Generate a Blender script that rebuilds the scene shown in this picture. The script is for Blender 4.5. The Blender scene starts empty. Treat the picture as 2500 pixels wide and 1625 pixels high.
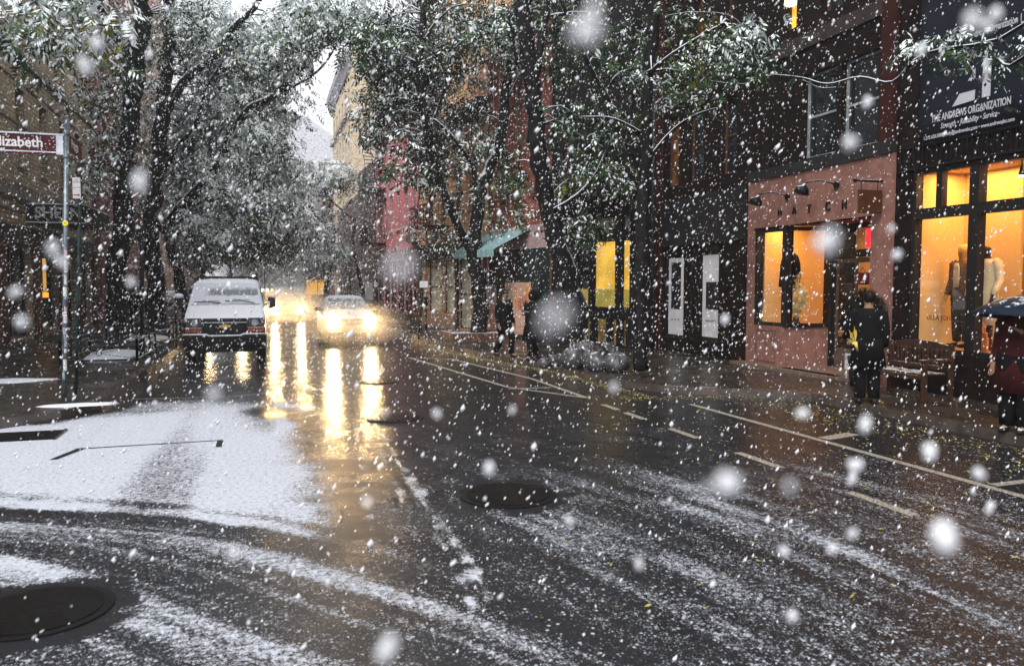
import bpy, math, random
import numpy as np
from mathutils import Vector, Matrix
random.seed(7); rng = np.random.default_rng(7)
S = bpy.context.scene; COL = S.collection
R = math.radians
# ------------------------------------------------------------------ camera, world, light, exposure
CAMH, YAW, PITCH, FPX, CX, CY = 2.0, R(17.2562), R(3.5176), 1944.0, 1250.0, 812.5
cd = bpy.data.cameras.new('camera'); cam = bpy.data.objects.new('camera', cd); COL.objects.link(cam)
cam.location = (0, 0, CAMH); cam.rotation_euler = (R(90) - PITCH, 0, -YAW)
cd.sensor_width = 36.0; cd.lens = FPX / 2500 * 36; cd.clip_start = 0.05; cd.clip_end = 2000
cd.dof.use_dof = True; cd.dof.focus_distance = 17.0; cd.dof.aperture_fstop = 2.9
S.camera = cam
W = bpy.data.worlds.new('World'); S.world = W; W.use_nodes = True
nt = W.node_tree; nt.nodes.clear()
sky = nt.nodes.new('ShaderNodeTexSky'); sky.sky_type = 'NISHITA'; sky.sun_disc = False
sky.sun_elevation = R(47); sky.sun_rotation = R(222); sky.air_density = 1.0; sky.dust_density = 6.0; sky.ozone_density = 1.0
hs = nt.nodes.new('ShaderNodeHueSaturation'); hs.inputs['Saturation'].default_value = 0.22
bg = nt.nodes.new('ShaderNodeBackground'); bg.inputs['Strength'].default_value = 0.15
wo = nt.nodes.new('ShaderNodeOutputWorld')
mw = nt.nodes.new('ShaderNodeMix'); mw.data_type = 'RGBA'; mw.inputs[0].default_value = .8   # cloud deck: nearly even, with a little of the clear sky's gradient
mw.inputs[7].default_value = (5.5, 5.65, 6.0, 1)
nt.links.new(sky.outputs[0], hs.inputs['Color']); nt.links.new(hs.outputs[0], mw.inputs[6]); nt.links.new(mw.outputs[2], bg.inputs[0]); nt.links.new(bg.outputs[0], wo.inputs[0])
sd = bpy.data.lights.new('sun', 'SUN'); sd.energy = 1.5; sd.angle = R(25); sd.color = (1, .96, .92)
so = bpy.data.objects.new('sun', sd); COL.objects.link(so)
so.rotation_euler = (R(43), 0, R(-42)); so.location = (0, -5, 40)
S.view_settings.view_transform = 'Standard'; S.view_settings.look = 'None'; S.view_settings.gamma = 1.0
S.view_settings.exposure = 0.88; S.view_settings.use_curve_mapping = False
cy = S.cycles
cy.max_bounces = 6; cy.diffuse_bounces = 3; cy.glossy_bounces = 3; cy.transmission_bounces = 4; cy.transparent_max_bounces = 10; cy.volume_bounces = 2
cy.sample_clamp_indirect = 4.0; cy.caustics_reflective = False; cy.caustics_refractive = False
cy.use_denoising = True
cy.use_light_tree = True
# ------------------------------------------------------------------ photo point -> world point (used to read positions off the photograph)
def ray(px, py):
    x, y, z = px - CX, CY - py, FPX
    y2 = y * math.cos(PITCH) - z * math.sin(PITCH); z2 = y * math.sin(PITCH) + z * math.cos(PITCH)
    return x * math.cos(YAW) + z2 * math.sin(YAW), -x * math.sin(YAW) + z2 * math.cos(YAW), y2
def G(px, py, z=0.0):
    r = ray(px, py); t = (z - CAMH) / r[2]; return (r[0] * t, r[1] * t)
def PY(px, py, Y):
    r = ray(px, py); t = Y / r[1]; return Vector((r[0] * t, Y, CAMH + r[2] * t))
def PX(px, py, X):
    r = ray(px, py); t = X / r[0]; return Vector((X, r[1] * t, CAMH + r[2] * t))
# ------------------------------------------------------------------ materials
MATS = {}
def nodes(name):
    m = bpy.data.materials.new(name); m.use_nodes = True; t = m.node_tree
    b = t.nodes['Principled BSDF']; return m, t, b
def N(t, kind, **kw):
    n = t.nodes.new(kind)
    for k, v in kw.items():
        if k.startswith('_'): setattr(n, k[1:], v)
        else: n.inputs[k.replace('__', ' ')].default_value = v
    return n
def L(t, a, b): t.links.new(a, b)
def math_n(t, op, a, b=None, clamp=False):
    n = t.nodes.new('ShaderNodeMath'); n.operation = op; n.use_clamp = clamp
    for i, v in enumerate((a, b)):
        if v is None: continue
        if isinstance(v, (int, float)): n.inputs[i].default_value = v
        else: L(t, v, n.inputs[i])
    return n.outputs[0]
def mapr(t, v, a, b, c=0., d=1.):
    n = t.nodes.new('ShaderNodeMapRange'); n.interpolation_type = 'SMOOTHSTEP'
    n.inputs[1].default_value = a; n.inputs[2].default_value = b; n.inputs[3].default_value = c; n.inputs[4].default_value = d
    L(t, v, n.inputs[0]); return n.outputs[0]
def mixc(t, f, a, b):
    n = t.nodes.new('ShaderNodeMix'); n.data_type = 'RGBA'
    if isinstance(f, (int, float)): n.inputs[0].default_value = f
    else: L(t, f, n.inputs[0])
    for s, v in ((6, a), (7, b)):
        if isinstance(v, tuple): n.inputs[s].default_value = (*v, 1) if len(v) == 3 else v
        else: L(t, v, n.inputs[s])
    return n.outputs[2]
def noise(t, scale, detail=4, rough=.6, vec=None, out=0):
    n = t.nodes.new('ShaderNodeTexNoise'); n.inputs['Scale'].default_value = scale; n.inputs['Detail'].default_value = detail
    n.inputs['Roughness'].default_value = rough
    if vec is not None: L(t, vec, n.inputs['Vector'])
    return n.outputs[out]
SNOWC = (.54, .56, .61)
def mat(name, col, rough=.6, metal=0., var=.25, vscale=6., snow=None, snow_noise=.35, snow_scale=9., coat=0., bump=0., bscale=60., brick=None, emit=None, estr=0., spec=.12, lines=None):
    """principled material in the object's own space; snow = threshold on the upward normal above which snow lies"""
    if name in MATS: return MATS[name]
    m, t, b = nodes(name); MATS[name] = m
    tc = t.nodes.new('ShaderNodeTexCoord'); ob = tc.outputs['Object']
    c = None
    if brick:
        bw, bh, c2, mortar = brick
        sx = t.nodes.new('ShaderNodeSeparateXYZ'); L(t, ob, sx.inputs[0])
        cb = t.nodes.new('ShaderNodeCombineXYZ'); L(t, math_n(t, 'ADD', sx.outputs[0], sx.outputs[1]), cb.inputs[0]); L(t, sx.outputs[2], cb.inputs[1])
        br = t.nodes.new('ShaderNodeTexBrick'); L(t, cb.outputs[0], br.inputs['Vector'])
        br.inputs['Scale'].default_value = 1; br.inputs['Brick Width'].default_value = bw; br.inputs['Row Height'].default_value = bh
        br.inputs['Mortar Size'].default_value = bh * .09; br.inputs['Color1'].default_value = (*col, 1); br.inputs['Color2'].default_value = (*c2, 1); br.inputs['Mortar'].default_value = (*mortar, 1)
        br.inputs['Mortar Smooth'].default_value = .2
        c = br.outputs['Color']
        bp = t.nodes.new('ShaderNodeBump'); bp.inputs['Strength'].default_value = .5; bp.inputs['Distance'].default_value = .01
        L(t, math_n(t, 'SUBTRACT', 1., br.outputs['Fac']), bp.inputs['Height']); L(t, bp.outputs[0], b.inputs['Normal'])
    nz = noise(t, vscale, 6, .65, ob)
    if var > 0:
        k = mapr(t, nz, .3, .7, 1 - var, 1 + var)
        hv = t.nodes.new('ShaderNodeHueSaturation'); L(t, k, hv.inputs['Value'])
        if c is not None: L(t, c, hv.inputs['Color'])
        else: hv.inputs['Color'].default_value = (*col, 1)
        c = hv.outputs[0]
    if bump > 0 and not brick:
        bp = t.nodes.new('ShaderNodeBump'); bp.inputs['Strength'].default_value = bump; bp.inputs['Distance'].default_value = .02
        L(t, noise(t, bscale, 5, .6, ob), bp.inputs['Height']); L(t, bp.outputs[0], b.inputs['Normal'])
    b.inputs['Metallic'].default_value = metal; b.inputs['Coat Weight'].default_value = coat; b.inputs['Coat Roughness'].default_value = .08
    b.inputs['Specular IOR Level'].default_value = spec
    if snow is not None:
        ge = t.nodes.new('ShaderNodeNewGeometry'); sp = t.nodes.new('ShaderNodeSeparateXYZ'); L(t, ge.outputs['Normal'], sp.inputs[0])
        n2 = noise(t, snow_scale, 6, .7, ge.outputs['Position'])
        v = math_n(t, 'ADD', sp.outputs[2], math_n(t, 'MULTIPLY', math_n(t, 'SUBTRACT', n2, .5), snow_noise * 3))
        f = mapr(t, v, snow - .06, snow + .06)
        L(t, mixc(t, f, c if c is not None else col, SNOWC), b.inputs['Base Color'])
        L(t, math_n(t, 'ADD', math_n(t, 'MULTIPLY', f, .85 - rough), rough), b.inputs['Roughness'])
        L(t, math_n(t, 'MULTIPLY', math_n(t, 'SUBTRACT', 1., f), metal), b.inputs['Metallic'])
        L(t, math_n(t, 'MULTIPLY', math_n(t, 'SUBTRACT', 1., f), coat), b.inputs['Coat Weight'])
    else:
        if c is not None: L(t, c, b.inputs['Base Color'])
        else: b.inputs['Base Color'].default_value = (*col, 1)
        b.inputs['Roughness'].default_value = rough
    if emit:
        b.inputs['Emission Color'].default_value = (*emit, 1); b.inputs['Emission Strength'].default_value = estr
    return m
def glass_mat(name, tint=(1, 1, 1), refl=.12, rough=.02, dirt=0.):
    if name in MATS: return MATS[name]
    m = bpy.data.materials.new(name); m.use_nodes = True; MATS[name] = m; t = m.node_tree; t.nodes.clear()
    o = t.nodes.new('ShaderNodeOutputMaterial'); tr = t.nodes.new('ShaderNodeBsdfTransparent'); tr.inputs[0].default_value = (*tint, 1)
    gl = t.nodes.new('ShaderNodeBsdfGlossy'); gl.inputs['Roughness'].default_value = rough
    mx = t.nodes.new('ShaderNodeMixShader'); mx.inputs[0].default_value = refl
    L(t, tr.outputs[0], mx.inputs[1]); L(t, gl.outputs[0], mx.inputs[2]); L(t, mx.outputs[0], o.inputs[0]); return m
def emit_mat(name, col, s, var=0., vs=3.):
    if name in MATS: return MATS[name]
    m = bpy.data.materials.new(name); m.use_nodes = True; MATS[name] = m; t = m.node_tree; t.nodes.clear()
    o = t.nodes.new('ShaderNodeOutputMaterial'); e = t.nodes.new('ShaderNodeEmission'); e.inputs[0].default_value = (*col, 1); e.inputs[1].default_value = s
    if var:
        tc = t.nodes.new('ShaderNodeTexCoord'); L(t, mapr(t, noise(t, vs, 3, .5, tc.outputs['Object']), .3, .7, s * (1 - var), s * (1 + var)), e.inputs[1])
    L(t, e.outputs[0], o.inputs[0]); return m
# ------------------------------------------------------------------ mesh builder
class MB:
    def __init__(s): s.v = []; s.f = []; s.m = []; s.sm = []
    def add(s, vs, fs, mi=0, smooth=False):
        o = len(s.v); s.v += [tuple(v) for v in vs]
        for f in fs: s.f.append(tuple(i + o for i in f)); s.m.append(mi); s.sm.append(smooth)
        return s
    def box(s, a, b, mi=0, bev=0.):
        x0, y0, z0 = a; x1, y1, z1 = b
        if x0 > x1: x0, x1 = x1, x0
        if y0 > y1: y0, y1 = y1, y0
        if z0 > z1: z0, z1 = z1, z0
        vs = [(x0, y0, z0), (x1, y0, z0), (x1, y1, z0), (x0, y1, z0), (x0, y0, z1), (x1, y0, z1), (x1, y1, z1), (x0, y1, z1)]
        return s.add(vs, [(0, 3, 2, 1), (4, 5, 6, 7), (0, 1, 5, 4), (1, 2, 6, 5), (2, 3, 7, 6), (3, 0, 4, 7)], mi)
    def quad(s, a, b, c, d, mi=0): return s.add([a, b, c, d], [(0, 1, 2, 3)], mi)
    def bar(s, p, q, w, h=None, mi=0):
        p, q = Vector(p), Vector(q); h = h or w; d = (q - p).normalized()
        up = Vector((0, 0, 1)) if abs(d.z) < .95 else Vector((0, 1, 0))
        a = d.cross(up).normalized() * w / 2; b = a.cross(d).normalized() * h / 2
        vs = [p - a - b, p + a - b, p + a + b, p - a + b, q - a - b, q + a - b, q + a + b, q - a + b]
        return s.add(vs, [(0, 1, 2, 3), (7, 6, 5, 4), (0, 4, 5, 1), (1, 5, 6, 2), (2, 6, 7, 3), (3, 7, 4, 0)], mi)
    def tube(s, pts, rad, n=8, mi=0, caps=True, smooth=True, wob=0.):
        pts = [Vector(p) for p in pts]
        if isinstance(rad, (int, float)): rad = [rad] * len(pts)
        vs = []; ref = None
        for i, p in enumerate(pts):
            d = (pts[min(i + 1, len(pts) - 1)] - pts[max(i - 1, 0)]).normalized()
            if ref is None: ref = d.cross(Vector((.31, .95, .1))).normalized()
            a = (ref - d * ref.dot(d)).normalized(); ref = a; b = d.cross(a)
            for k in range(n):
                th = 2 * math.pi * k / n; rr = rad[i] * (1 + (random.uniform(-wob, wob) if wob else 0))
                vs.append(p + a * math.cos(th) * rr + b * math.sin(th) * rr)
        fs = [(i * n + k, i * n + (k + 1) % n, (i + 1) * n + (k + 1) % n, (i + 1) * n + k) for i in range(len(pts) - 1) for k in range(n)]
        if caps: fs += [tuple(range(n - 1, -1, -1)), tuple(range((len(pts) - 1) * n, len(pts) * n))]
        return s.add(vs, fs, mi, smooth)
    def rings(s, rings, mi=0, smooth=True, caps=True):
        n = len(rings[0]); vs = [p for r in rings for p in r]
        fs = [(i * n + k, i * n + (k + 1) % n, (i + 1) * n + (k + 1) % n, (i + 1) * n + k) for i in range(len(rings) - 1) for k in range(n)]
        if caps: fs += [tuple(range(n - 1, -1, -1)), tuple(range((len(rings) - 1) * n, len(rings) * n))]
        return s.add(vs, fs, mi, smooth)
    def ell(s, c, r, mi=0, nu=12, nv=8, rot=0.):
        rs = []
        for j in range(1, nv):
            ph = math.pi * j / nv
            ring = []
            for i in range(nu):
                th = 2 * math.pi * i / nu; x = r[0] * math.sin(ph) * math.cos(th); y = r[1] * math.sin(ph) * math.sin(th)
                ring.append((c[0] + x * math.cos(rot) - y * math.sin(rot), c[1] + x * math.sin(rot) + y * math.cos(rot), c[2] - r[2] * math.cos(ph)))
            rs.append(ring)
        return s.rings(rs, mi)
    def disc(s, c, r, axis='z', n=24, mi=0, h=.01):
        c = Vector(c); d = {'x': Vector((1, 0, 0)), 'y': Vector((0, 1, 0)), 'z': Vector((0, 0, 1))}[axis] * h / 2
        return s.tube([c - d, c + d], r, n, mi, True, False)
    def prism(s, poly, h0, h1, plane='xy', mi=0):
        """extrude a polygon: plane xy along z, xz along y, yz along x"""
        def P(a, b, h): return {'xy': (a, b, h), 'xz': (a, h, b), 'yz': (h, a, b)}[plane]
        n = len(poly); vs = [P(a, b, h0) for a, b in poly] + [P(a, b, h1) for a, b in poly]
        fs = [tuple(range(n - 1, -1, -1)), tuple(range(n, 2 * n))] + [(i, (i + 1) % n, n + (i + 1) % n, n + i) for i in range(n)]
        return s.add(vs, fs, mi)
    def mesh(s, name, mats):
        me = bpy.data.meshes.new(name); me.from_pydata([tuple(v) for v in s.v], [], s.f)
        for m in (mats if isinstance(mats, (list, tuple)) else [mats]): me.materials.append(m)
        me.polygons.foreach_set('material_index', s.m); me.polygons.foreach_set('use_smooth', s.sm); me.update(); return me
    def build(s, name, mats, parent=None, loc=None, rot=None, bevel=0., fix=True):
        me = s.mesh(name, mats)
        if fix:
            import bmesh
            bm = bmesh.new(); bm.from_mesh(me); bmesh.ops.recalc_face_normals(bm, faces=bm.faces); bm.to_mesh(me); bm.free()
        o = bpy.data.objects.new(name, me); COL.objects.link(o)
        if parent is not None: o.parent = parent
        if loc is not None: o.location = loc
        if rot is not None: o.rotation_euler = rot
        if bevel:
            md = o.modifiers.new('bevel', 'BEVEL'); md.width = bevel; md.segments = 2; md.limit_method = 'ANGLE'
        return o
def tag(o, label=None, cat=None, group=None, kind=None):
    if label: o['label'] = label
    if cat: o['category'] = cat
    if group: o['group'] = group
    if kind: o['kind'] = kind
    return o
def empty(name, loc, rz=0., label=None, cat=None, group=None):
    o = bpy.data.objects.new(name, None); COL.objects.link(o); o.location = loc; o.rotation_euler = (0, 0, rz); o.empty_display_size = .2
    return tag(o, label, cat, group)
def fast_mesh(name, V, F, mats, mi=None, smooth=False, parent=None):
    """V (n,3), F (m,k) numpy"""
    me = bpy.data.meshes.new(name); k = F.shape[1]
    me.vertices.add(len(V)); me.vertices.foreach_set('co', V.astype(np.float32).ravel())
    me.loops.add(F.size); me.loops.foreach_set('vertex_index', F.astype(np.int32).ravel())
    me.polygons.add(len(F)); me.polygons.foreach_set('loop_start', np.arange(0, F.size, k, dtype=np.int32))
    for m in mats: me.materials.append(m)
    if mi is not None: me.polygons.foreach_set('material_index', mi.astype(np.int32))
    if smooth: me.polygons.foreach_set('use_smooth', np.ones(len(F), dtype=bool))
    me.update(calc_edges=True)
    o = bpy.data.objects.new(name, me); COL.objects.link(o)
    if parent is not None: o.parent = parent
    return o
def text(body, name, size, m, parent, loc, rot, depth=.004, align='CENTER', sx=1., shear=0., bold=0.):
    c = bpy.data.curves.new(name, 'FONT'); c.body = body; c.size = size; c.extrude = depth; c.align_x = align; c.align_y = 'CENTER'; c.shear = shear; c.offset = bold
    c.resolution_u = 3
    o = bpy.data.objects.new(name, c); COL.objects.link(o)
    dg = bpy.context.evaluated_depsgraph_get(); me = bpy.data.meshes.new_from_object(o.evaluated_get(dg)); bpy.data.objects.remove(o)
    o = bpy.data.objects.new(name, me); me.materials.clear(); me.materials.append(m); COL.objects.link(o)
    o.parent = parent; o.location = loc; o.rotation_euler = rot; o.scale = (sx, 1, 1); return o
# common materials
M_black = mat('black_metal', (.012, .012, .014), .45, .3, snow=.75, snow_noise=.25)
M_iron = mat('wrought_iron', (.01, .01, .012), .5, .2, snow=.8, snow_noise=.2)
M_galv = mat('galvanised_steel', (.16, .19, .21), .45, .6, var=.35, vscale=14, snow=.7)
M_snow = mat('snow', SNOWC, .85, var=.06, bump=.5, bscale=25)
M_white = mat('white_paint', (.7, .7, .72), .5, var=.05)
M_conc = mat('concrete_trim', (.2, .19, .18), .8, var=.3, snow=.7)
M_darkwood = mat('dark_painted_wood', (.012, .012, .013), .5, snow=.85)
M_dglass = mat('dark_glass', (.012, .016, .02), .06, var=.1, spec=.9)
M_glass = glass_mat('shop_glass', (1, .99, .97), .07)
# ------------------------------------------------------------------ road with snow cover, tyre tracks and wet asphalt
def seg_dist(X, Y, pts):
    """distance to polyline and parameter along it"""
    best = np.full(X.shape, 1e9)
    for (ax, ay), (bx, by) in zip(pts[:-1], pts[1:]):
        dx, dy = bx - ax, by - ay; t = np.clip(((X - ax) * dx + (Y - ay) * dy) / (dx * dx + dy * dy + 1e-9), 0, 1)
        best = np.minimum(best, np.hypot(X - ax - t * dx, Y - ay - t * dy))
    return best
def sm(x, a, b):
    t = np.clip((x - a) / (b - a), 0, 1); return t * t * (3 - 2 * t)
def vnoise(X, Y, s, seed=0):
    r = np.random.default_rng(seed); T = r.random((128, 128)); x = X / s + 1000; y = Y / s + 1000
    xi = np.floor(x).astype(int); yi = np.floor(y).astype(int); fx = x - xi; fy = y - yi; fx = fx * fx * (3 - 2 * fx); fy = fy * fy * (3 - 2 * fy)
    a = T[xi % 128, yi % 128]; b = T[(xi + 1) % 128, yi % 128]; c = T[xi % 128, (yi + 1) % 128]; d = T[(xi + 1) % 128, (yi + 1) % 128]
    return (a * (1 - fx) + b * fx) * (1 - fy) + (c * (1 - fx) + d * fx) * fy
def GL(*pp): return [G(*p) for p in pp]
def smooth_line(pts, n=8):
    out = []
    P = [pts[0]] + list(pts) + [pts[-1]]
    for i in range(1, len(P) - 2):
        p0, p1, p2, p3 = [np.array(q) for q in P[i - 1:i + 3]]
        for k in range(n):
            t = k / n; out.append(tuple(.5 * ((2 * p1) + (-p0 + p2) * t + (2 * p0 - 5 * p1 + 4 * p2 - p3) * t * t + (-p0 + 3 * p1 - 3 * p2 + p3) * t ** 3)))
    out.append(tuple(pts[-1])); return out
def snow_field(X, Y):
    w = vnoise(X, Y, .9, 3) - .5; w2 = vnoise(X, Y, .25, 4) - .5; w3 = vnoise(X, Y, .12, 6) - .5
    arc1 = smooth_line(GL((-500, 1235), (0, 1248), (300, 1262), (560, 1290), (800, 1335), (1000, 1392), (1200, 1465), (1420, 1560), (1600, 1640)))
    arc2 = smooth_line(GL((-500, 1330), (0, 1332), (180, 1352), (380, 1402), (600, 1470), (800, 1530), (1000, 1600), (1300, 1720)))
    # wheel-flow coordinate c: constant along the tracks of turning cars
    fam = [(0., arc2), (1.05, arc1), (1.9, [(.6, 9), (1.2, 7.2), (1.56, 6.12), (1.87, 5.07), (2.11, 4.28), (2.2, 3.5), (2.2, 2)]),
           (3.1, [(1.5, 9.5), (2.1, 8.2), (2.55, 6.91), (3.02, 5.78), (3.27, 4.72), (3.41, 3.87), (3.51, 2.5)]), (4.2, [(2.9, 10), (3.71, 8.07), (4.16, 6.33), (4.33, 4.94), (4.33, 4.), (4.29, 2.5)])]
    yrow = Y[:, 0]; xk = []
    for c, pts in fam:
        p = np.array(pts); p = p[np.argsort(p[:, 1])]; x = np.interp(yrow, p[:, 1], p[:, 0]); hi = yrow > p[-1, 1]
        sl = (p[-1, 0] - p[-2, 0]) / (p[-1, 1] - p[-2, 1] + 1e-9); x = np.where(hi, p[-1, 0] + sl * (yrow - p[-1, 1]), x); xk.append(x)
    C = np.zeros_like(X); cv = [-6] + [c for c, _ in fam] + [12]
    for i in range(len(yrow)):
        k = np.maximum.accumulate([q[i] + j * .01 for j, q in enumerate(xk)]); C[i] = np.interp(X[i], [k[0] - 6, *k, k[-1] + 7.8], cv)
    along = Y * .35
    S = .55 * vnoise(C, along * .35, .085, 31) + .27 * vnoise(C, along * .3, .20, 32) + .18 * vnoise(C, along * .3, .55, 33)
    S = np.clip((S - .5) * 2.3 + .5, 0, 1)
    # full cover left of the wheel line, between the crossing and the tyre arcs
    left = sm(.92 + w * .3 + w2 * .25 + w3 * .15 - X, -.05, .85); far = sm(15.9 + w * 1.4 - .35 * np.abs(X + 1) - Y, 0., 3.0)
    a1 = np.array(arc1); ya = np.interp(X, a1[:, 0], a1[:, 1]); near = sm(Y - ya + w2 * .15, -.10, .22)
    cover = left * far * near
    f = cover * 1.12
    reflection_bands = vnoise(X * 1.0, Y * .09, .38, 21); f -= cover * .50 * sm(reflection_bands, .42, .8) * sm(X, -2.9, -.8)  # light and dark bands of reflection painted as thinner snow
    f -= cover * .30 * sm(X, -1.2, .5) * vnoise(X, Y * .4, .35, 22)
    # below the arcs: slush combed along the tracks
    below = (1 - near) * sm(2.3 - C, 0, .8)
    g = below * (.27 + .42 * S + .42 * sm(-.18 - C, 0, .35) * sm(Y, 5.6, 6.6) * sm(.9 + C, 0, .2))
    f = np.maximum(f, g)
    for c0, wd, dep in ((1.0, .13, .62), (.80, .045, .3), (1.30, .05, .35), (.0, .15, .60), (-.26, .05, .3), (.30, .05, .32), (.48, .04, .25)):
        f -= dep * (1 - sm(np.abs(C - c0 + w3 * .06), wd * .5, wd * 1.3)) * (1 - sm(X, .8, 2.2) * .5) * sm(Y, 2.5, 3.5)
    # right: streaks fanning towards the lower right
    right = sm(C, 1.5, 2.3) * sm(9.4 - Y - .25 * (C - 3) ** 2 * 0, 0, 3.2)
    big = vnoise(C, Y * .3, .8, 41)
    f = np.maximum(f, right * (.15 + .38 * S * (.55 + .70 * sm(big, .25, .75))) * (1 - .6 * sm(X, 5.2, 6.6)))
    # light dusting over the middle
    mid = sm(X, .4, .9) * sm(13.5 - Y, 0, 5) * sm(7.2 - X, 0, 2)
    f = np.maximum(f, mid * (.04 + .20 * S * vnoise(X * .8, Y * .5, .6, 12)))
    f = np.maximum(f, sm(8.8 - Y, 0, 2.2) * (.12 + .20 * S) * (1 - .5 * sm(X, 4.5, 6)))
    for pts, wd, k in ((((868, 1040), (880, 1120), (900, 1250), (912, 1300)), .02, .62), (((925, 1040), (990, 1160), (1060, 1270), (1085, 1340)), .02, .58), (((905, 1040), (955, 1160), (1010, 1270)), .014, .5),
                       (((985, 1140), (1060, 1240), (1150, 1370), (1200, 1480)), .02, .62), (((1050, 1250), (1110, 1330), (1190, 1460)), .018, .6), (((1120, 1400), (1150, 1470), (1190, 1560)), .03, .45)):
        d = seg_dist(X, Y, GL(*pts)); f = np.maximum(f, (k + w3 * .9) * (1 - sm(d + w2 * .04, wd * .4, wd * 2.2)))
    d = seg_dist(X, Y, GL((835, 1010), (850, 1150), (875, 1300))); f -= .45 * (1 - sm(d + w3 * .05, .05, .22))
    d = seg_dist(X, Y, GL((640, 1000), (760, 1020), (830, 1100))); f -= .5 * (1 - sm(d + w * .2, .1, .5))
    for c, rr in ((G(1240, 1208), .46), (G(925, 930), .45), (G(965, 1020), .45), (G(95, 1492), .44)):
        f -= .9 * (1 - sm(np.hypot(X - c[0], Y - c[1]) + w2 * .25 + w3 * .2, rr - .05, rr + .18))
    f -= 1.0 * (1 - sm(seg_dist(X, Y, [(-9, 12.6), (-4.4, 12.55), (-3.2, 13.1), (-2.5, 14.3), (-2.4, 16)]) + w * .3, .1, .55))
    gr = sm(.8 - seg_dist(X, Y, GL((-300, 1065), (150, 1050), (260, 1070))), .1, .45); f = np.maximum(f, gr * 1.0 * sm(-1.9 - X, 0, .3))
    f = f * (1 - sm(Y, 15.2, 16)) + .05 * sm(Y, 14.5, 16)
    return np.clip(f, 0, 1.1)
def road_material():
    m, t, b = nodes('wet_asphalt_with_snow'); ge = t.nodes.new('ShaderNodeNewGeometry'); pos = ge.outputs['Position']
    at = t.nodes.new('ShaderNodeAttribute'); at.attribute_name = 'snow'; s = at.outputs['Fac']
    n1 = noise(t, 22, 7, .78, pos); n2 = noise(t, 3.5, 3, .6, pos); n3 = noise(t, 90, 3, .6, pos)
    v = math_n(t, 'ADD', s, math_n(t, 'MULTIPLY', math_n(t, 'SUBTRACT', n1, .5), 2.6))
    v = math_n(t, 'ADD', v, math_n(t, 'MULTIPLY', math_n(t, 'SUBTRACT', n2, .5), .5))
    v = math_n(t, 'ADD', v, math_n(t, 'MULTIPLY', math_n(t, 'SUBTRACT', n3, .5), 1.7))
    f = mapr(t, v, .46, .84)
    for sc, k, mx in ((34, 1.15, .42), (78, 1.35, .40)):
        vo = t.nodes.new('ShaderNodeTexVoronoi'); vo.inputs['Scale'].default_value = sc; L(t, pos, vo.inputs['Vector'])
        sx_ = t.nodes.new('ShaderNodeSeparateXYZ'); L(t, vo.outputs['Color'], sx_.inputs[0])
        on = mapr(t, math_n(t, 'SUBTRACT', math_n(t, 'MULTIPLY', math_n(t, 'ADD', s, math_n(t, 'MULTIPLY', math_n(t, 'SUBTRACT', n2, .5), .3)), k), sx_.outputs[0]), .03, .09)
        dot = mapr(t, math_n(t, 'ADD', vo.outputs['Distance'], math_n(t, 'MULTIPLY', sx_.outputs[1], .25)), mx - .12, mx + .12, 1, 0)
        f = math_n(t, 'MAXIMUM', f, math_n(t, 'MULTIPLY', math_n(t, 'MULTIPLY', on, dot), .85))
    asp = mixc(t, mapr(t, noise(t, 130, 3, .6, pos), .35, .75), (.002, .0022, .003), (.034, .036, .041))
    asp = mixc(t, mapr(t, noise(t, .9, 5, .6, pos), .4, .7, 0, .6), asp, (.012, .012, .013))
    sn = mixc(t, mapr(t, n1, .3, .7), (.30, .32, .36), (.50, .525, .575))
    L(t, mixc(t, f, asp, sn), b.inputs['Base Color'])
    wet = mapr(t, noise(t, 1.3, 4, .6, pos), .35, .65, .09, .24)
    sp = t.nodes.new('ShaderNodeSeparateXYZ'); L(t, pos, sp.inputs[0]); slush = math_n(t, 'MULTIPLY', mapr(t, sp.outputs[1], 5.5, 14.5, .14, 0), mapr(t, sp.outputs[0], 4.2, 6.2, 1, .15))
    L(t, math_n(t, 'ADD', math_n(t, 'ADD', math_n(t, 'MULTIPLY', f, .5), wet), slush), b.inputs['Roughness'])
    b.inputs['Specular IOR Level'].default_value = .16
    bp = t.nodes.new('ShaderNodeBump'); bp.inputs['Strength'].default_value = .40; bp.inputs['Distance'].default_value = .012
    mp = t.nodes.new('ShaderNodeMapping'); mp.inputs['Scale'].default_value = (1, 2.2, 1); L(t, pos, mp.inputs['Vector'])
    h = math_n(t, 'ADD', math_n(t, 'MULTIPLY', noise(t, 38, 4, .6, mp.outputs[0]), .6), math_n(t, 'MULTIPLY', f, 1.2))
    L(t, h, bp.inputs['Height']); L(t, bp.outputs[0], b.inputs['Normal'])
    return m
M_road = road_material()
xs = np.unique(np.concatenate([np.linspace(-60, -7, 12), np.arange(-7, 9.2, .042), np.linspace(9.2, 60, 12)]))
ys = np.unique(np.concatenate([np.linspace(-30, 2.5, 8), np.arange(2.5, 16.5, .042), np.linspace(16.5, 260, 40)]))
XX, YY = np.meshgrid(xs, ys); ny, nx = XX.shape
V = np.stack([XX.ravel(), YY.ravel(), np.zeros(XX.size)], 1)
idx = np.arange(nx * ny).reshape(ny, nx); F = np.stack([idx[:-1, :-1].ravel(), idx[:-1, 1:].ravel(), idx[1:, 1:].ravel(), idx[1:, :-1].ravel()], 1)
road = fast_mesh('road', V, F, [M_road]); tag(road, kind='structure')
at = road.data.attributes.new('snow', 'FLOAT', 'POINT'); at.data.foreach_set('value', snow_field(XX, YY).ravel().astype(np.float32))
g_ = MB(); g_.box((-400, -200, -.6), (400, 258, -.3)); tag(g_.build('ground', mat('ground_earth', (.05, .05, .05), .9)), kind='structure')
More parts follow.
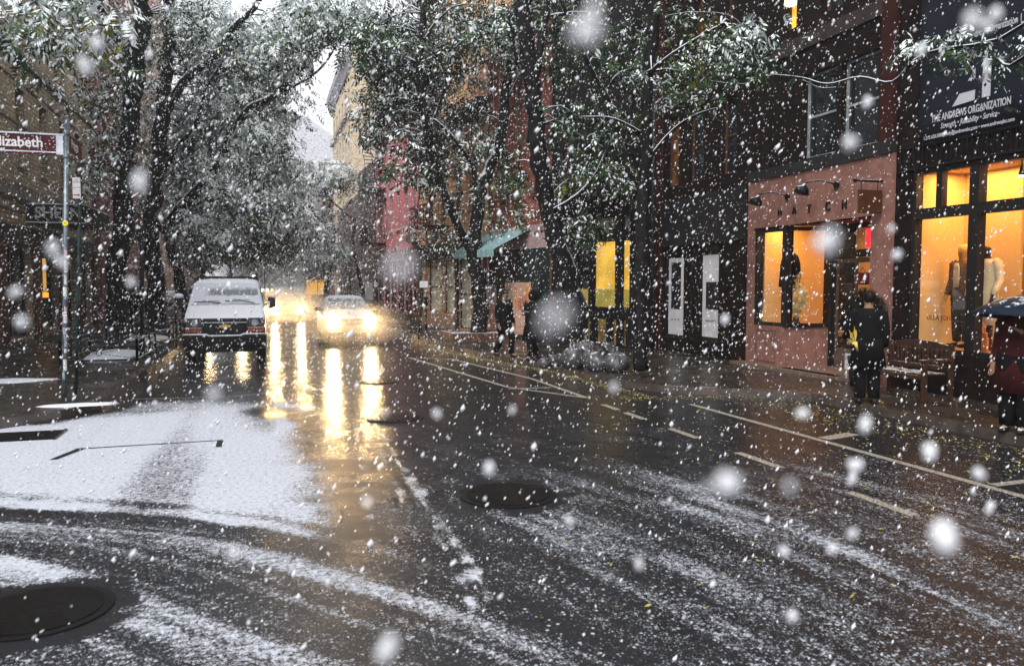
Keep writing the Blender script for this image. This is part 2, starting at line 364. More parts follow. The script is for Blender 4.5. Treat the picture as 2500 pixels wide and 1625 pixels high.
# painted markings
def paint_mat():
    m, t, b = nodes('worn_white_line_paint'); ge = t.nodes.new('ShaderNodeNewGeometry'); pos = ge.outputs['Position']
    f = mapr(t, noise(t, 38, 6, .75, pos), .40, .54)
    L(t, mixc(t, f, (.02, .02, .02), (.33, .30, .25)), b.inputs['Base Color']); b.inputs['Roughness'].default_value = .5; b.inputs['Specular IOR Level'].default_value = .2; return m
M_paint = paint_mat()
def strip(name, pts, w, z=.004, m=None):
    mb = MB()
    for (a, b) in zip(pts[:-1], pts[1:]):
        d = Vector((b[0] - a[0], b[1] - a[1])); n = Vector((-d.y, d.x)).normalized() * w / 2
        mb.quad((a[0] - n.x, a[1] - n.y, z), (b[0] - n.x, b[1] - n.y, z), (b[0] + n.x, b[1] + n.y, z), (a[0] + n.x, a[1] + n.y, z))
    o = mb.build(name, m or M_paint, fix=False); tag(o, kind='structure'); return o
for y0, y1 in ((12.1, 11.5), (11.23, 10.58), (9.8, 9.06), (8.15, 7.3), (6.25, 5.44), (4.4, 3.6)): strip('lane_dash_marking', [(5.34, y0), (5.34, y1)], .11)
strip('parking_line_marking', [(6.75, 11.7), (6.82, 2)], .11)
strip('parking_tee_marking', [(6.89, 6.05), (8.6, 6.15)], .11)
strip('parking_tee_marking', [(6.88, 8.55), (7.5, 8.72)], .20)
bA, bB, bC = G(1000, 873), G(1432, 971), G(1062, 866)
strip('buffer_line_marking', [bA, G(1240, 945), bB], .10); strip('buffer_line_marking', [G(1100, 876), G(1300, 925), bB], .10, .0045)
strip('buffer_hatch_marking', [G(1012, 874), G(1098, 876)], .10, .008); strip('buffer_hatch_marking', [G(1240, 950), G(1345, 946)], .10, .008)
strip('stop_line_marking', [G(330, 974), G(560, 968), G(700, 955), G(770, 936)], .035, .004)
# ------------------------------------------------------------------ pavements and kerbs
def sidewalk_mat():
    m, t, b = nodes('wet_concrete_pavement'); ge = t.nodes.new('ShaderNodeNewGeometry'); pos = ge.outputs['Position']
    sx = t.nodes.new('ShaderNodeSeparateXYZ'); L(t, pos, sx.inputs[0])
    br = t.nodes.new('ShaderNodeTexBrick'); L(t, pos, br.inputs['Vector']); br.offset = 0
    br.inputs['Scale'].default_value = 1; br.inputs['Brick Width'].default_value = 1.5; br.inputs['Row Height'].default_value = 1.5; br.inputs['Mortar Size'].default_value = .012
    br.inputs['Color1'].default_value = (.022, .019, .016, 1); br.inputs['Color2'].default_value = (.030, .026, .021, 1); br.inputs['Mortar'].default_value = (.012, .012, .012, 1)
    c = mixc(t, mapr(t, noise(t, 2.2, 6, .65, pos), .4, .7, 0, .7), br.outputs['Color'], (.03, .027, .024))
    f = mapr(t, math_n(t, 'ADD', noise(t, 30, 5, .75, pos), math_n(t, 'MULTIPLY', noise(t, .5, 3, .5, pos), .45)), .86, .94)
    L(t, mixc(t, f, c, SNOWC), b.inputs['Base Color']); L(t, mapr(t, noise(t, 1.5, 4, .6, pos), .35, .65, .14, .4), b.inputs['Roughness'])
    bp = t.nodes.new('ShaderNodeBump'); bp.inputs['Strength'].default_value = .3; bp.inputs['Distance'].default_value = .01
    L(t, noise(t, 70, 4, .6, pos), bp.inputs['Height']); L(t, bp.outputs[0], b.inputs['Normal']); b.inputs['Specular IOR Level'].default_value = .25; return m
M_side = sidewalk_mat()
SW = .13
LK = [(-60, 11.9), (-4.6, 12.15), (-3.6, 12.45), (-2.9, 13.1), (-2.55, 14.2), (-2.5, 20), (-2.55, 60), (-2.6, 260)]
RK = [(8.9, -30), (8.9, 11.4), (8.3, 12.1), (7.0, 13.0), (6.55, 14.2), (6.25, 18), (5.45, 22.3), (5.3, 30), (5.1, 60), (5.1, 260)]
def offset_line(pts, d):
    out = []
    for i, p in enumerate(pts):
        a = Vector(pts[max(i - 1, 0)]); b = Vector(pts[min(i + 1, len(pts) - 1)]); t = (b - a).normalized(); out.append((p[0] - t.y * d, p[1] + t.x * d))
    return out
def pave(name, line, outer, side):
    kin = offset_line(line, .16 * side)
    mb = MB(); mb.prism(kin + outer, -.2, SW); o = mb.build(name, M_side); tag(o, kind='structure')
    kb = MB()
    for a, b, c, d in zip(line[:-1], line[1:], kin[1:], kin[:-1]):
        kb.add([(a[0], a[1], -.1), (b[0], b[1], -.1), (b[0], b[1], SW + .004), (a[0], a[1], SW + .004), (d[0], d[1], SW + .004), (c[0], c[1], SW + .004)], [(0, 1, 2, 3), (3, 2, 5, 4)])
    k = kb.build('kerb', mat('wet_granite_kerb', (.065, .052, .045), .14, var=.35, vscale=4, spec=.7), fix=False); tag(k, kind='structure')
pave('pavement_left', LK, [(-60, 260)], 1)
pave('pavement_right', RK, [(60, 260), (60, -30)], -1)
# snow patches lying on the pavement and gutter
def snow_patch(name, cx_, cy_, rx, ry, h, z=SW, seed=1, rot=0.):
    r = random.Random(seed); n = 26; rings = []
    amp = [r.uniform(.72, 1.18) for _ in range(n)]; amp = [(amp[i - 1] + amp[i] + amp[(i + 1) % n]) / 3 for i in range(n)]
    for k, (q, hh) in enumerate(((1, 0), (.93, .4), (.78, .75), (.5, .95), (.2, 1.))):
        rings.append([])
        for i in range(n):
            th = 2 * math.pi * i / n; x = rx * q * amp[i] * math.cos(th); y = ry * q * amp[i] * math.sin(th)
            rings[-1].append((cx_ + x * math.cos(rot) - y * math.sin(rot), cy_ + x * math.sin(rot) + y * math.cos(rot), z + .002 + h * hh * (1 + r.uniform(-.1, .1))))
    mb = MB(); mb.rings(rings, caps=True); o = mb.build(name, M_snow); tag(o, kind='stuff'); o['label'] = 'patch of settled snow on the ground'; return o
a, b = G(180, 990, SW); snow_patch('snow_patch', a + .1, b, .62, .17, .03, seed=3)
a, b = G(55, 1018, .0); snow_patch('snow_patch', a - .5, b, .8, .14, .03, z=.0, seed=5)
a, b = G(10, 930, SW); snow_patch('snow_patch', a, b, .9, .45, .02, seed=6)
# ------------------------------------------------------------------ buildings
def wall_grid(mb, Wd, Ht, ops, rec=.22, mi=0):
    us = sorted({0, Wd, *[o[0] for o in ops], *[o[1] for o in ops]}); zs = sorted({0, Ht, *[o[2] for o in ops], *[o[3] for o in ops]})
    for u0, u1 in zip(us[:-1], us[1:]):
        for z0, z1 in zip(zs[:-1], zs[1:]):
            uc, zc = (u0 + u1) / 2, (z0 + z1) / 2
            if any(o[0] < uc < o[1] and o[2] < zc < o[3] for o in ops): continue
            mb.quad((u0, 0, z0), (u1, 0, z0), (u1, 0, z1), (u0, 0, z1), mi)
    for u0, u1, z0, z1 in [o[:4] for o in ops]:
        mb.quad((u0, 0, z0), (u0, rec, z0), (u0, rec, z1), (u0, 0, z1), mi); mb.quad((u1, rec, z0), (u1, 0, z0), (u1, 0, z1), (u1, rec, z1), mi)
        mb.quad((u0, rec, z1), (u1, rec, z1), (u1, 0, z1), (u0, 0, z1), mi); mb.quad((u0, 0, z0), (u1, 0, z0), (u1, rec, z0), (u0, rec, z0), mi)
WC = {}
def window(parent, u0, u1, z0, z1, rec=.22, frame=None, pane=None, sill=None, lintel=None, bars=(0, 1), fw=.06):
    w, h = u1 - u0, z1 - z0; frame = frame or M_white; pane = pane or M_dglass
    key = (round(w, 3), round(h, 3), round(rec, 3), frame.name, bars, fw)
    if key not in WC:
        f = MB(); f.box((0, rec - .07, 0), (fw, rec, h)); f.box((w - fw, rec - .07, 0), (w, rec, h)); f.box((fw, rec - .07, 0), (w - fw, rec, fw)); f.box((fw, rec - .07, h - fw), (w - fw, rec, h))
        for i in range(bars[0]): x = w * (i + 1) / (bars[0] + 1); f.box((x - fw / 2, rec - .06, fw), (x + fw / 2, rec - .003, h - fw))
        for i in range(bars[1]): zz = h * (i + 1) / (bars[1] + 1); f.box((fw, rec - .055, zz - fw / 2), (w - fw, rec - .005, zz + fw / 2))
        WC[key] = f.mesh('window', [frame])
        p = MB(); p.box((fw, rec - .03, fw), (w - fw, rec - .022, h - fw)); WC[key, 'p'] = p
    o = bpy.data.objects.new('window', WC[key]); COL.objects.link(o); o.parent = parent; o.location = (u0, 0, z0)
    pk = (key, pane.name)
    if pk not in WC: WC[pk] = WC[key, 'p'].mesh('pane', [pane])
    q = bpy.data.objects.new('pane', WC[pk]); COL.objects.link(q); q.parent = o
    for nm, mt, zz, hh, ov, pr in (('sill', sill, -.1, .1, .08, .09), ('lintel', lintel, h, .22, .1, .03)):
        if mt is None: continue
        k = (nm, round(w, 3), round(zz, 3), mt.name)
        if k not in WC: s_ = MB(); s_.box((-ov, -pr, zz + .001), (w + ov, .02 if nm == 'lintel' else .1, zz + hh)); WC[k] = s_.mesh(nm, [mt])
        c = bpy.data.objects.new(nm, WC[k]); COL.objects.link(c); c.parent = o
    return o
def backdark(parent, Wd, Ht, depth, name='interior', m=None):
    i = MB(); i.box((.3, .6, .2), (Wd - .3, .7, Ht - .3)); return i.build(name, m or mat('dark_interior', (.01, .01, .01), .9), parent)
def building(name, label, O, E, depth, Ht, wm, ops, rec=.22, roof=.3, group=None, cat='building'):
    O, E = Vector(O), Vector(E); d = E - O; Wd = d.length
    root = empty(name, (O.x, O.y, 0), math.atan2(d.y, d.x), label, cat, group)
    mb = MB(); wall_grid(mb, Wd, Ht, ops, rec)
    mb.quad((Wd, 0, 0), (Wd, depth, 0), (Wd, depth, Ht), (Wd, 0, Ht)); mb.quad((0, depth, 0), (0, 0, 0), (0, 0, Ht), (0, depth, Ht))
    mb.quad((Wd, depth, 0), (0, depth, 0), (0, depth, Ht), (Wd, depth, Ht)); mb.quad((0, 0, Ht), (Wd, 0, Ht), (Wd, depth, Ht), (0, depth, Ht))
    mb.build('wall', wm, root, fix=False)
    return root, Wd
def cornice(root, Wd, z, m, prof=((0, 0), (.12, .0), (.18, .12), (.34, .2), (.42, .36), (0, .4)), name='cornice', u0=-.1, brackets=0):
    mb = MB(); pl = [(-a - .002, z + b) for a, b in prof]; mb.prism(pl, u0, Wd + .1, 'yz')
    for i in range(brackets):
        u = (i + .5) * Wd / brackets; mb.box((u - .07, -.33, z - .22), (u + .07, -.004, z - .002))
    return mb.build(name, m, root)
def fire_escape(root, u0, u1, levels, m=None, proj=1.0, ladder_u=None):
    m = m or M_iron; fe = None
    for i, z in enumerate(levels):
        mb = MB()
        mb.box((u0, -proj, z), (u1, -.01, z + .04))
        for zz in (.45, .9):
            mb.box((u0, -proj, z + zz), (u1, -proj + .03, z + zz + .03)); mb.box((u0, -proj + .03, z + zz), (u0 + .03, -.01, z + zz + .03)); mb.box((u1 - .03, -proj + .03, z + zz), (u1, -.01, z + zz + .03))
        n = int((u1 - u0) / .14)
        for k in range(n + 1):
            u = u0 + (u1 - u0) * k / n; mb.box((u - .008, -proj + .004, z + .04), (u + .008, -proj + .02, z + .9))
        for k in range(int(proj / .14)):
            y = -proj + .14 * k + .1; mb.box((u1 - .02, y - .008, z + .04), (u1 - .006, y + .008, z + .9)); mb.box((u0 + .006, y - .008, z + .04), (u0 + .02, y + .008, z + .9))
        for u in (u0 + .1, u1 - .1): mb.bar((u, -.02, z - .7), (u, -proj + .05, z), .035)
        o = mb.build('fire_escape_platform', m, root)
        if i + 1 < len(levels):
            lm = MB(); z2 = levels[i + 1]; a, b = u0 + .35, u1 - .35
            if i % 2: a, b = b, a
            for yy in (-proj + .12, -proj + .6): lm.bar((a, yy, z + .04), (b, yy, z2), .03, .08)
            for k in range(1, 12):
                t = k / 12; u = a + (b - a) * t; zz = z + (z2 - z) * t; lm.box((u - .09, -proj + .14, zz - .01), (u + .09, -proj + .58, zz + .012))
            lm.build('fire_escape_stair', m, root)
    return root
def ac_unit(root, u, z, w=.6):
    mb = MB(); mb.box((u - w / 2, -.36, z), (u + w / 2, .05, z + .4))
    for i in range(5): mb.box((u - w / 2 + .05, -.372, z + .06 + i * .06), (u + w / 2 - .05, -.361, z + .09 + i * .06), 1)
    return mb.build('air_conditioner', [mat('ac_casing', (.42, .42, .42), .6, snow=.7), mat('ac_grille', (.14, .14, .14), .6)], root, bevel=.01)
def facade_windows(Wd, n, ww, zs, hh, m0=.6, m1=.6):
    out = []
    for z in zs:
        for i in range(n):
            c = m0 + (Wd - m0 - m1) * (i + .5) / n; out.append((c - ww / 2, c + ww / 2, z, z + hh))
    return out
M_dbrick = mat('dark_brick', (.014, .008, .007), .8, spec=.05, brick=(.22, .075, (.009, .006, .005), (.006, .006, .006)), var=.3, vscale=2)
M_burg = mat('burgundy_stone', (.030, .008, .006), .8, spec=.1, var=.3, vscale=3)
M_stucco = mat('terracotta_pink_stucco', (.22, .108, .085), .75, var=.22, vscale=5, bump=.3, bscale=90)
M_warm = mat('warm_shop_wall', (.62, .42, .20), .8, var=.05, vscale=1.5)
M_frameb = mat('black_shop_frame', (.008, .008, .009), .5, var=.2, spec=.25)
def area(name, parent, loc, rot, sx, sy, e, col):
    l = bpy.data.lights.new(name, 'AREA'); l.shape = 'RECTANGLE'; l.size = sx; l.size_y = sy; l.energy = e; l.color = col
    o = bpy.data.objects.new(name, l); COL.objects.link(o); o.parent = parent; o.location = loc; o.rotation_euler = rot; return o
AMB = (1, .52, .16)
# --- A: corner shop with wide amber window and hanging banner (near right)
ops = [(.35, 4.9, .82, 3.97)]
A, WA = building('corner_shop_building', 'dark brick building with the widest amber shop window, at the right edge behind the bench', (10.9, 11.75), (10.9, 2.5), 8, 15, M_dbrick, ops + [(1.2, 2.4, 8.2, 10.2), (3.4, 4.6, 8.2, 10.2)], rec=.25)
for u in (1.2, 3.4): window(A, u, u + 1.2, 8.2, 10.2, .25, M_frameb)
f = MB()
f.box((.35, .02, .82), (.43, .14, 3.97)); f.box((.43, .02, 3.89), (4.9, .14, 3.97)); f.box((.43, .02, .82), (4.9, .14, .9)); f.box((.43, .0, 3.12), (4.9, .15, 3.30))
f.box((1.56, -.01, .9), (1.74, .16, 3.12)); f.box((1.56, -.01, 3.30), (1.74, .16, 3.89)); f.box((.86, .02, 3.30), (.98, .14, 3.89)); f.box((4.8, .02, .9), (4.9, .14, 3.12))
f.build('window_frame', M_frameb, A)
p = MB(); p.box((.43, .07, .9), (1.56, .078, 3.12)); p.box((1.74, .07, .9), (4.8, .078, 3.12)); p.box((.43, .07, 3.30), (.86, .078, 3.89)); p.box((.98, .07, 3.30), (1.56, .078, 3.89)); p.box((1.74, .07, 3.30), (4.8, .078, 3.89))
p.build('shop_window_pane', M_glass, A)
r = MB(); r.box((.26, .2, .70), (6.6, 3.2, .80)); r.box((.26, .2, 3.985), (6.6, 3.2, 4.1)); r.box((.2, .2, .8), (.3, 3.2, 3.985)); r.box((6.5, .2, .8), (6.6, 3.2, 3.985)); r.box((.3, 2.3, .8), (6.5, 2.4, 3.985))
r.box((.3, 1.25, .8), (1.45, 1.31, 3.98)); r.build('shop_interior', M_warm, A)
area('shop_ceiling_light', A, (2.6, .9, 3.95), (0, 0, 0), 4.0, .5, 62, AMB); area('shop_ceiling_light', A, (.9, .7, 3.95), (0, 0, 0), .9, .4, 26, AMB)
text('ULLA JOHNSON', 'window_lettering', .115, mat('dark_vinyl', (.03, .02, .012), .5), A, (1.12, .062, 1.42), (R(90), 0, 0), .001)
for u, z in ((2.05, 3.80), (2.6, 3.80)):
    mb = MB(); mb.tube([(u, .5, z + .17), (u, .5, z + .05)], .012, 6); mb.tube([(u, .5, z + .05), (u, .5, z - .1)], [.02, .05], 10); mb.build('ceiling_spotlight', M_frameb, A)
    b_ = MB(); b_.disc((u, .5, z - .105), .045, 'z', 14, 0, .01); b_.build('lamp_bulb', emit_mat('warm_bulb', (1, .75, .4), 18), A)
mb = MB()
for i in range(44): mb.box((.1 + i * .1, -.05, 4.02), (.115 + i * .1, -.03, 4.36))
mb.box((.05, -.06, 4.36), (4.9, -.02, 4.4)); mb.box((.05, -.06, 3.98), (4.9, -.02, 4.02)); mb.build('window_guard_rail', M_iron, A)
# banner
bn = empty('scaffold_banner', (10.86, 11.22, 4.40), R(-90), 'navy contractor banner with a large white letter A hung over the amber shop window', 'banner')
mb = MB(); nseg = 14
rows = []
for j in range(9):
    z = 2.9 * j / 8; rows.append([(2.25 * i / nseg, -.03 + .012 * math.sin(i * 1.3 + j * .8), z) for i in range(nseg + 1)])
vs = [p_ for r_ in rows for p_ in r_]; fs = [(j * (nseg + 1) + i, j * (nseg + 1) + i + 1, (j + 1) * (nseg + 1) + i + 1, (j + 1) * (nseg + 1) + i) for j in range(8) for i in range(nseg)]
mb.add(vs, fs, 0, True); bo = mb.build('banner_cloth', mat('navy_vinyl', (.005, .008, .016), .7, var=.1, spec=.2), bn, fix=False)
sdm = bo.modifiers.new('thick', 'SOLIDIFY'); sdm.thickness = .006; sdm.offset = -1
M_ban = mat('banner_white', (.42, .43, .47), .6, var=.05)
RT = (R(90), 0, 0)
def bl(px, py): q = PX(px, py, 10.82); return 11.22 - q.y, q.z - 4.40
def fit(body, l, r_, c, size, **kw):
    (u0, _), (u1, _), (_, z_) = bl(*l), bl(*r_), bl(*c); o = text(body, 'banner_lettering', size, M_ban, bn, ((u0 + u1) / 2, -.05, z_), RT, .001, **kw)
    xs_ = [v.co.x for v in o.data.vertices]; k = (u1 - u0) / (max(xs_) - min(xs_)); o.scale = (k, 1, 1); return o
fit('THE ANDREWS ORGANIZATION', (2275, 300), (2470, 240), (2372, 269), .165, bold=.004)
fit('Strength \u2022 Reliability \u2022 Service', (2297, 312), (2436, 274), (2366, 293), .13, shear=.25, bold=.002)
fit('1.212.620.5088 \u2022 info@andrewsbc.com \u2022 www.andrewsbc.com', (2256, 345), (2478, 284), (2367, 315), .085, bold=.002)
fit('Andrews Organization 1', (2367, 92), (2497, 42), (2432, 66), .16, bold=.003)
lg = MB()
for pts in (((2402.5, 141), (2422, 141), (2418.5, 234), (2398.6, 239)), ((2382.6, 166.8), (2364.3, 198.6), (2381.8, 192.6)), ((2381.8, 219.3), (2344.3, 229.6), (2326.2, 261.2), (2380, 244.3))): lg.prism([bl(*q_) for q_ in pts], -.055, -.045, 'xz')
lg.build('banner_logo', M_ban, bn)
# --- B: brick building with pink stucco shopfront and the dark shop beside it
WB = 20.9 - 11.78; yb = lambda y: 20.9 - y
zf = 4.35
ups = []
for y0, y1, z0, z1 in ((14.45, 13.4, 4.62, 6.35), (13.28, 12.25, 4.62, 6.35), (17.6, 16.9, 4.7, 6.6), (19.2, 18.4, 4.7, 6.6), (20.4, 19.7, 4.7, 6.6), (15.15, 14.72, 7.45, 9.4), (13.9, 13.3, 7.45, 9.4), (17.5, 17.0, 7.45, 9.4), (19.0, 18.5, 7.45, 9.4), (20.3, 19.8, 7.45, 9.4)):
    ups.append((yb(y0), yb(y1), z0, z1))
shop = [(yb(16.02), yb(14.92), 1.06, 3.24), (yb(14.92), yb(12.28), .12, 3.27), (yb(20.62), yb(19.3), .5, 2.95), (yb(19.2), yb(18.8), .5, 2.95), (yb(18.68), yb(17.6), .5, 2.95)]
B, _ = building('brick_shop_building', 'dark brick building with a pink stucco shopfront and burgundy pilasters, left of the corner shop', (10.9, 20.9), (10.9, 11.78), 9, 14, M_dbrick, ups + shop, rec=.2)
M_lit = emit_mat('lit_window_amber', (1, .48, .05), .9, .3)
for i, o in enumerate(ups):
    lit = i in (5,)
    window(B, *o, .2, mat('pale_sash_paint', (.22, .24, .24), .5) if i < 2 else (mat('brown_sash', (.07, .032, .016), .5)), M_lit if lit else (emit_mat('lit_window_dim', (1, .42, .14), .05, .6) if i in (4, 8) else M_dglass), bars=(0, 1), fw=.045 if i < 2 else .05)
lm = MB(); zc = 7.45; u = (yb(15.15) + yb(14.72)) / 2; lm.tube([(u, .08, 8.2), (u, .08, 8.0)], [.17, .2], 16); lm.build('window_lamp_shade', emit_mat('lamp_shade', (1, .8, .35), 2.2), B)
for y in (11.96, 20.75): mb = MB(); mb.box((yb(y) - .2, -.07, zf + .23 if y < 15 else .13), (yb(y) + .15, .0, 14)); mb.build('pilaster', M_burg, B)
for z in (6.9, 10.2): mb = MB(); mb.box((.0, -.05, z), (WB, -.0, z + .3)); mb.build('stone_band', mat('dark_stone_band', (.035, .025, .024), .7, snow=.8), B)
# stucco front (own mesh proud of brick) around the openings
st = MB(); u0 = yb(16.25); u1 = yb(11.78)
def sbox(ya, yb_, z0, z1, y0=-.08): st.box((yb(ya), y0, z0), (yb(yb_), -.0, z1))
sbox(16.25, 11.78, 3.27, zf); sbox(16.25, 16.02, .12, 3.27); sbox(16.02, 14.92, .12, 1.06); sbox(12.28, 11.78, .12, 3.27)
st.build('stucco_front', M_stucco, B)
mb = MB(); mb.box((u0, -.12, zf + .003), (u1, .0, zf + .22)); mb.build('dark_coping', mat('dark_coping', (.02, .02, .022), .5, snow=.8), B)
# panel mouldings under the window, a darker tone than the stucco
mb = MB()
for ya, y_ in ((15.85, 15.1),):
    for a, b_ in (((ya, .25), (y_, .27)), ((ya, .95), (y_, .97))): mb.box((yb(a[0]), -.092, a[1]), (yb(b_[0]), -.081, b_[1]))
    mb.box((yb(ya), -.092, .27), (yb(ya) + .02, -.081, .95)); mb.box((yb(y_) - .02, -.092, .27), (yb(y_), -.081, .95))
mb.build('panel_moulding', mat('stucco_dark_trim', (.16, .08, .065), .8), B)
# window frames: flat pane then pane angled into the entrance
f = MB(); ua, ub_, uc = yb(16.02), yb(14.92), yb(PX(2029, 600, 11.85).y)
f.box((ua, -.02, 1.06), (ua + .08, .08, 3.24)); f.box((ua + .08, -.02, 3.16), (ub_ - .07, .08, 3.24)); f.box((ua + .08, -.02, 1.06), (ub_ - .07, .08, 1.14)); f.box((ub_ - .07, -.04, 1.06), (ub_ + .07, .1, 3.24))
dv = Vector((uc - ub_, .95, 0)); 
for z in (1.10, 3.20): f.bar((ub_ + .06, .06, z), (uc, .98, z), .08, .08)
f.box((uc - .05, .93, .12), (uc + .07, 1.05, 3.27))
f.build('window_frame', M_frameb, B)
p = MB(); p.box((ua + .08, .02, 1.14), (ub_ - .07, .028, 3.16)); p.quad((ub_ + .07, .06, 1.14), (uc - .02, .96, 1.14), (uc - .02, .96, 3.16), (ub_ + .07, .06, 3.16)); p.build('shop_window_pane', M_glass, B, fix=False)
mb = MB(); mb.add([(ub_, -.06, .12), (uc, .96, .12), (uc, .96, 1.06), (ub_, -.06, 1.06), (ub_, .06, .12), (uc, 1.06, .12), (uc, 1.06, 1.06), (ub_, .06, 1.06)], [(0, 1, 2, 3), (3, 2, 6, 7)]); mb.build('stall_riser', M_stucco, B)
# entrance: ceiling, door wall, door
ud = yb(12.28); ue = yb(13.2); mb = MB(); mb.box((ub_, .003, 3.275), (ud + .3, 1.2, 3.35)); mb.box((ud, .003, .12), (ud + .08, 1.1, 3.27)); mb.box((ue, .97, .12), (ud, 1.05, 3.27)); mb.build('entrance_reveal', M_stucco, B)
dr = MB(); a, b_ = uc + .07, ue
dr.box((a, .96, .12), (a + .07, 1.04, 3.27)); dr.box((b_ - .07, .96, .12), (b_, 1.04, 3.27)); dr.box((a + .07, .96, 2.56), (b_ - .07, 1.04, 2.72)); dr.box((a + .07, .96, 3.17), (b_ - .07, 1.04, 3.27))
dr.build('door_frame', M_frameb, B)
dl = MB(); m_ = (a + b_) / 2
dl.box((a + .075, .98, .14), (a + .14, 1.02, 2.55)); dl.box((b_ - .14, .98, .14), (b_ - .075, 1.02, 2.55)); dl.box((a + .14, .98, .14), (b_ - .14, 1.02, .62)); dl.box((a + .14, .98, 2.45), (b_ - .14, 1.02, 2.55)); dl.box((m_ - .03, .98, .62), (m_ + .03, 1.02, 2.45))
do = dl.build('door', mat('grey_brown_door', (.10, .07, .055), .5), B)
h = MB(); h.tube([(b_ - .2, .95, 1.0), (b_ - .2, .95, 1.5)], .014, 8); h.build('handle', mat('brass', (.5, .35, .12), .35, .9), do)
p = MB(); p.box((a + .14, .995, .62), (b_ - .14, 1.0, 2.45)); p.box((a + .07, .995, 2.72), (b_ - .07, 1.0, 3.17)); p.build('door_pane', M_glass, do)
mb = MB(); mb.box((yb(16.35), -.45, 0.131), (yb(12.9), -.09, .2)); mb.box((uc, -.3, .131), (ud, .95, .2)); mb.build('step', mat('worn_step', (.14, .10, .08), .4), B)
# interior of the pink shop
r = MB(); r.box((ua - .2, .25, .82), (ub_, 1.9, .92)); r.box((ua - .12, .25, .92), (ua - .02, 1.9, 3.45)); r.box((ua - .12, 2.9, .2), (ud + .35, 3.0, 3.6)); r.box((uc, 1.2, .1), (ud + .35, 3.0, .19)); r.box((ua - .1, .25, 3.46), (ud + .3, 3.0, 3.56)); r.box((ud + .25, 1.1, .2), (ud + .35, 3.0, 3.46))
r.build('shop_interior', M_warm, B)
area('shop_ceiling_light', B, ((ua + ub_) / 2, .55, 3.42), (0, 0, 0), .8, .5, 26, AMB); area('shop_ceiling_light', B, (uc + .5, 2.0, 3.42), (0, 0, 0), 2.6, .8, 34, (1, .5, .17))
for i in (0, 1, 2):
    mb = MB(); u = ua + .25 + i * .28; mb.tube([(u, .35, 3.44), (u, .35, 3.3)], [.02, .04], 8); mb.build('ceiling_spotlight', emit_mat('spot_face', (1, .8, .45), 3), B)
ex = MB(); ex.box((m_ + .1, 1.12, 2.76), (m_ + .46, 1.16, 3.14)); ex.build('exit_sign', emit_mat('red_exit_light', (1, .012, .02), 2.4), B)
for i, ch in enumerate('HATCH'):
    px = (1904, 1939, 1975, 2021, 2061)[i]; q = PX(px, (518, 513, 511, 504, 500)[i], 10.8)
    text(ch, 'shop_letter', .26, mat('bronze_letter', (.03, .014, .010), .4, .6), B, (yb(q.y), -.1, q.z), RT, .012, sx=.8)
def gooseneck(px, py, idx):
    q = PX(px, py, 10.8); u = yb(q.y)
    mb = MB(); mb.disc((u, -.1, q.z), .07, 'y', 12, 0, .04); pts = [(u, -.1, q.z)] + [(u - .16 * t, -.1 - .62 * t, q.z + .10 * math.sin(t * 2.6) - .02 * t) for t in (.2, .4, .6, .8, 1.)]
    mb.tube(pts, .014, 8); e = pts[-1]; mb.tube([(e[0], e[1], e[2]), (e[0], e[1], e[2] - .05), (e[0] - .02, e[1] - .02, e[2] - .09), (e[0] - .03, e[1] - .05, e[2] - .2)], [.02, .05, .12, .15], 14)
    return mb.build('gooseneck_lamp', M_black, B)
gooseneck(2042, 452, 0); gooseneck(1922, 480, 1)
# projecting bracket and hanging board
hb = empty('hanging_board_sign', (10.82, 11.98, 3.0), 0, 'brown square board hanging from an iron bracket between the pink front and the corner shop', 'sign')
mb = MB(); mb.tube([(-.02, 0, .86), (-.62, 0, .86)], .022, 8); mb.ell((-.64, 0, .86), (.04, .04, .04)); mb.tube([(-.50, 0, .85), (-.50, 0, .70)], .007, 6); mb.tube([(-.14, 0, .85), (-.14, 0, .70)], .007, 6); mb.build('bracket', M_iron, hb)
mb = MB(); mb.box((-.56, -.02, .28), (-.04, .02, .70)); mb.build('board', mat('brown_board', (.06, .022, .010), .5, var=.2), hb, bevel=.01)
# dark shop beside it: windows with posters
M_greyp = mat('poster_paper', (.55, .55, .57), .7, var=.08)
for i, o in enumerate(shop[2:]):
    window(B, *o, .2, M_frameb, glass_mat('dim_glass', (.7, .7, .7), .10), bars=(0, 0), fw=.07)
r = MB(); r.box((.1, 1.5, .2), (yb(16.6), 1.6, 3.4)); r.build('shop_interior', mat('olive_interior', (.10, .08, .02), .8), B); area('shop_ceiling_light', B, (2.2, .9, 3.3), (0, 0, 0), 3.6, .4, 5, (1, .75, .25))
M_photo = mat('poster_photo', (.012, .013, .018), .5, var=.9, vscale=7)
for (ya, y_, z0, z1, body) in ((20.45, 19.62, .58, 2.72, 'ANNA SHEFFIELD'), (18.6, 17.72, .62, 2.75, 'ANNA SHEFFIELD')):
    mb = MB(); mb.box((yb(ya), .145, z0), (yb(y_), .155, z1)); po = mb.build('window_poster', M_greyp, B)
    w_ = ya - y_; mb = MB(); mb.box((yb(ya) + w_ * .2, .138, z0 + .72), (yb(y_) - w_ * (.16 if ya > 19 else 0.02), .1445, z1 - (.12 if ya > 19 else .7))); mb.build('poster_picture', M_photo, po)
    text(body, 'poster_lettering', .075, mat('poster_ink', (.02, .02, .02), .6), po, (yb((ya + y_) / 2), .142, z0 + .42), RT, .001, sx=.9)
mb = MB(); mb.box((.2, -.05, 3.05), (yb(16.4), -.003, 4.3)); mb.build('fascia', mat('black_fascia', (.010, .010, .012), .7, snow=.9, spec=.2), B)
mb = MB(); mb.tube([(yb(20.95), -.12, .13), (yb(20.95), -.12, 9)], .05, 10); mb.build('drain_pipe', mat('dark_pipe', (.02, .02, .024), .4), B)
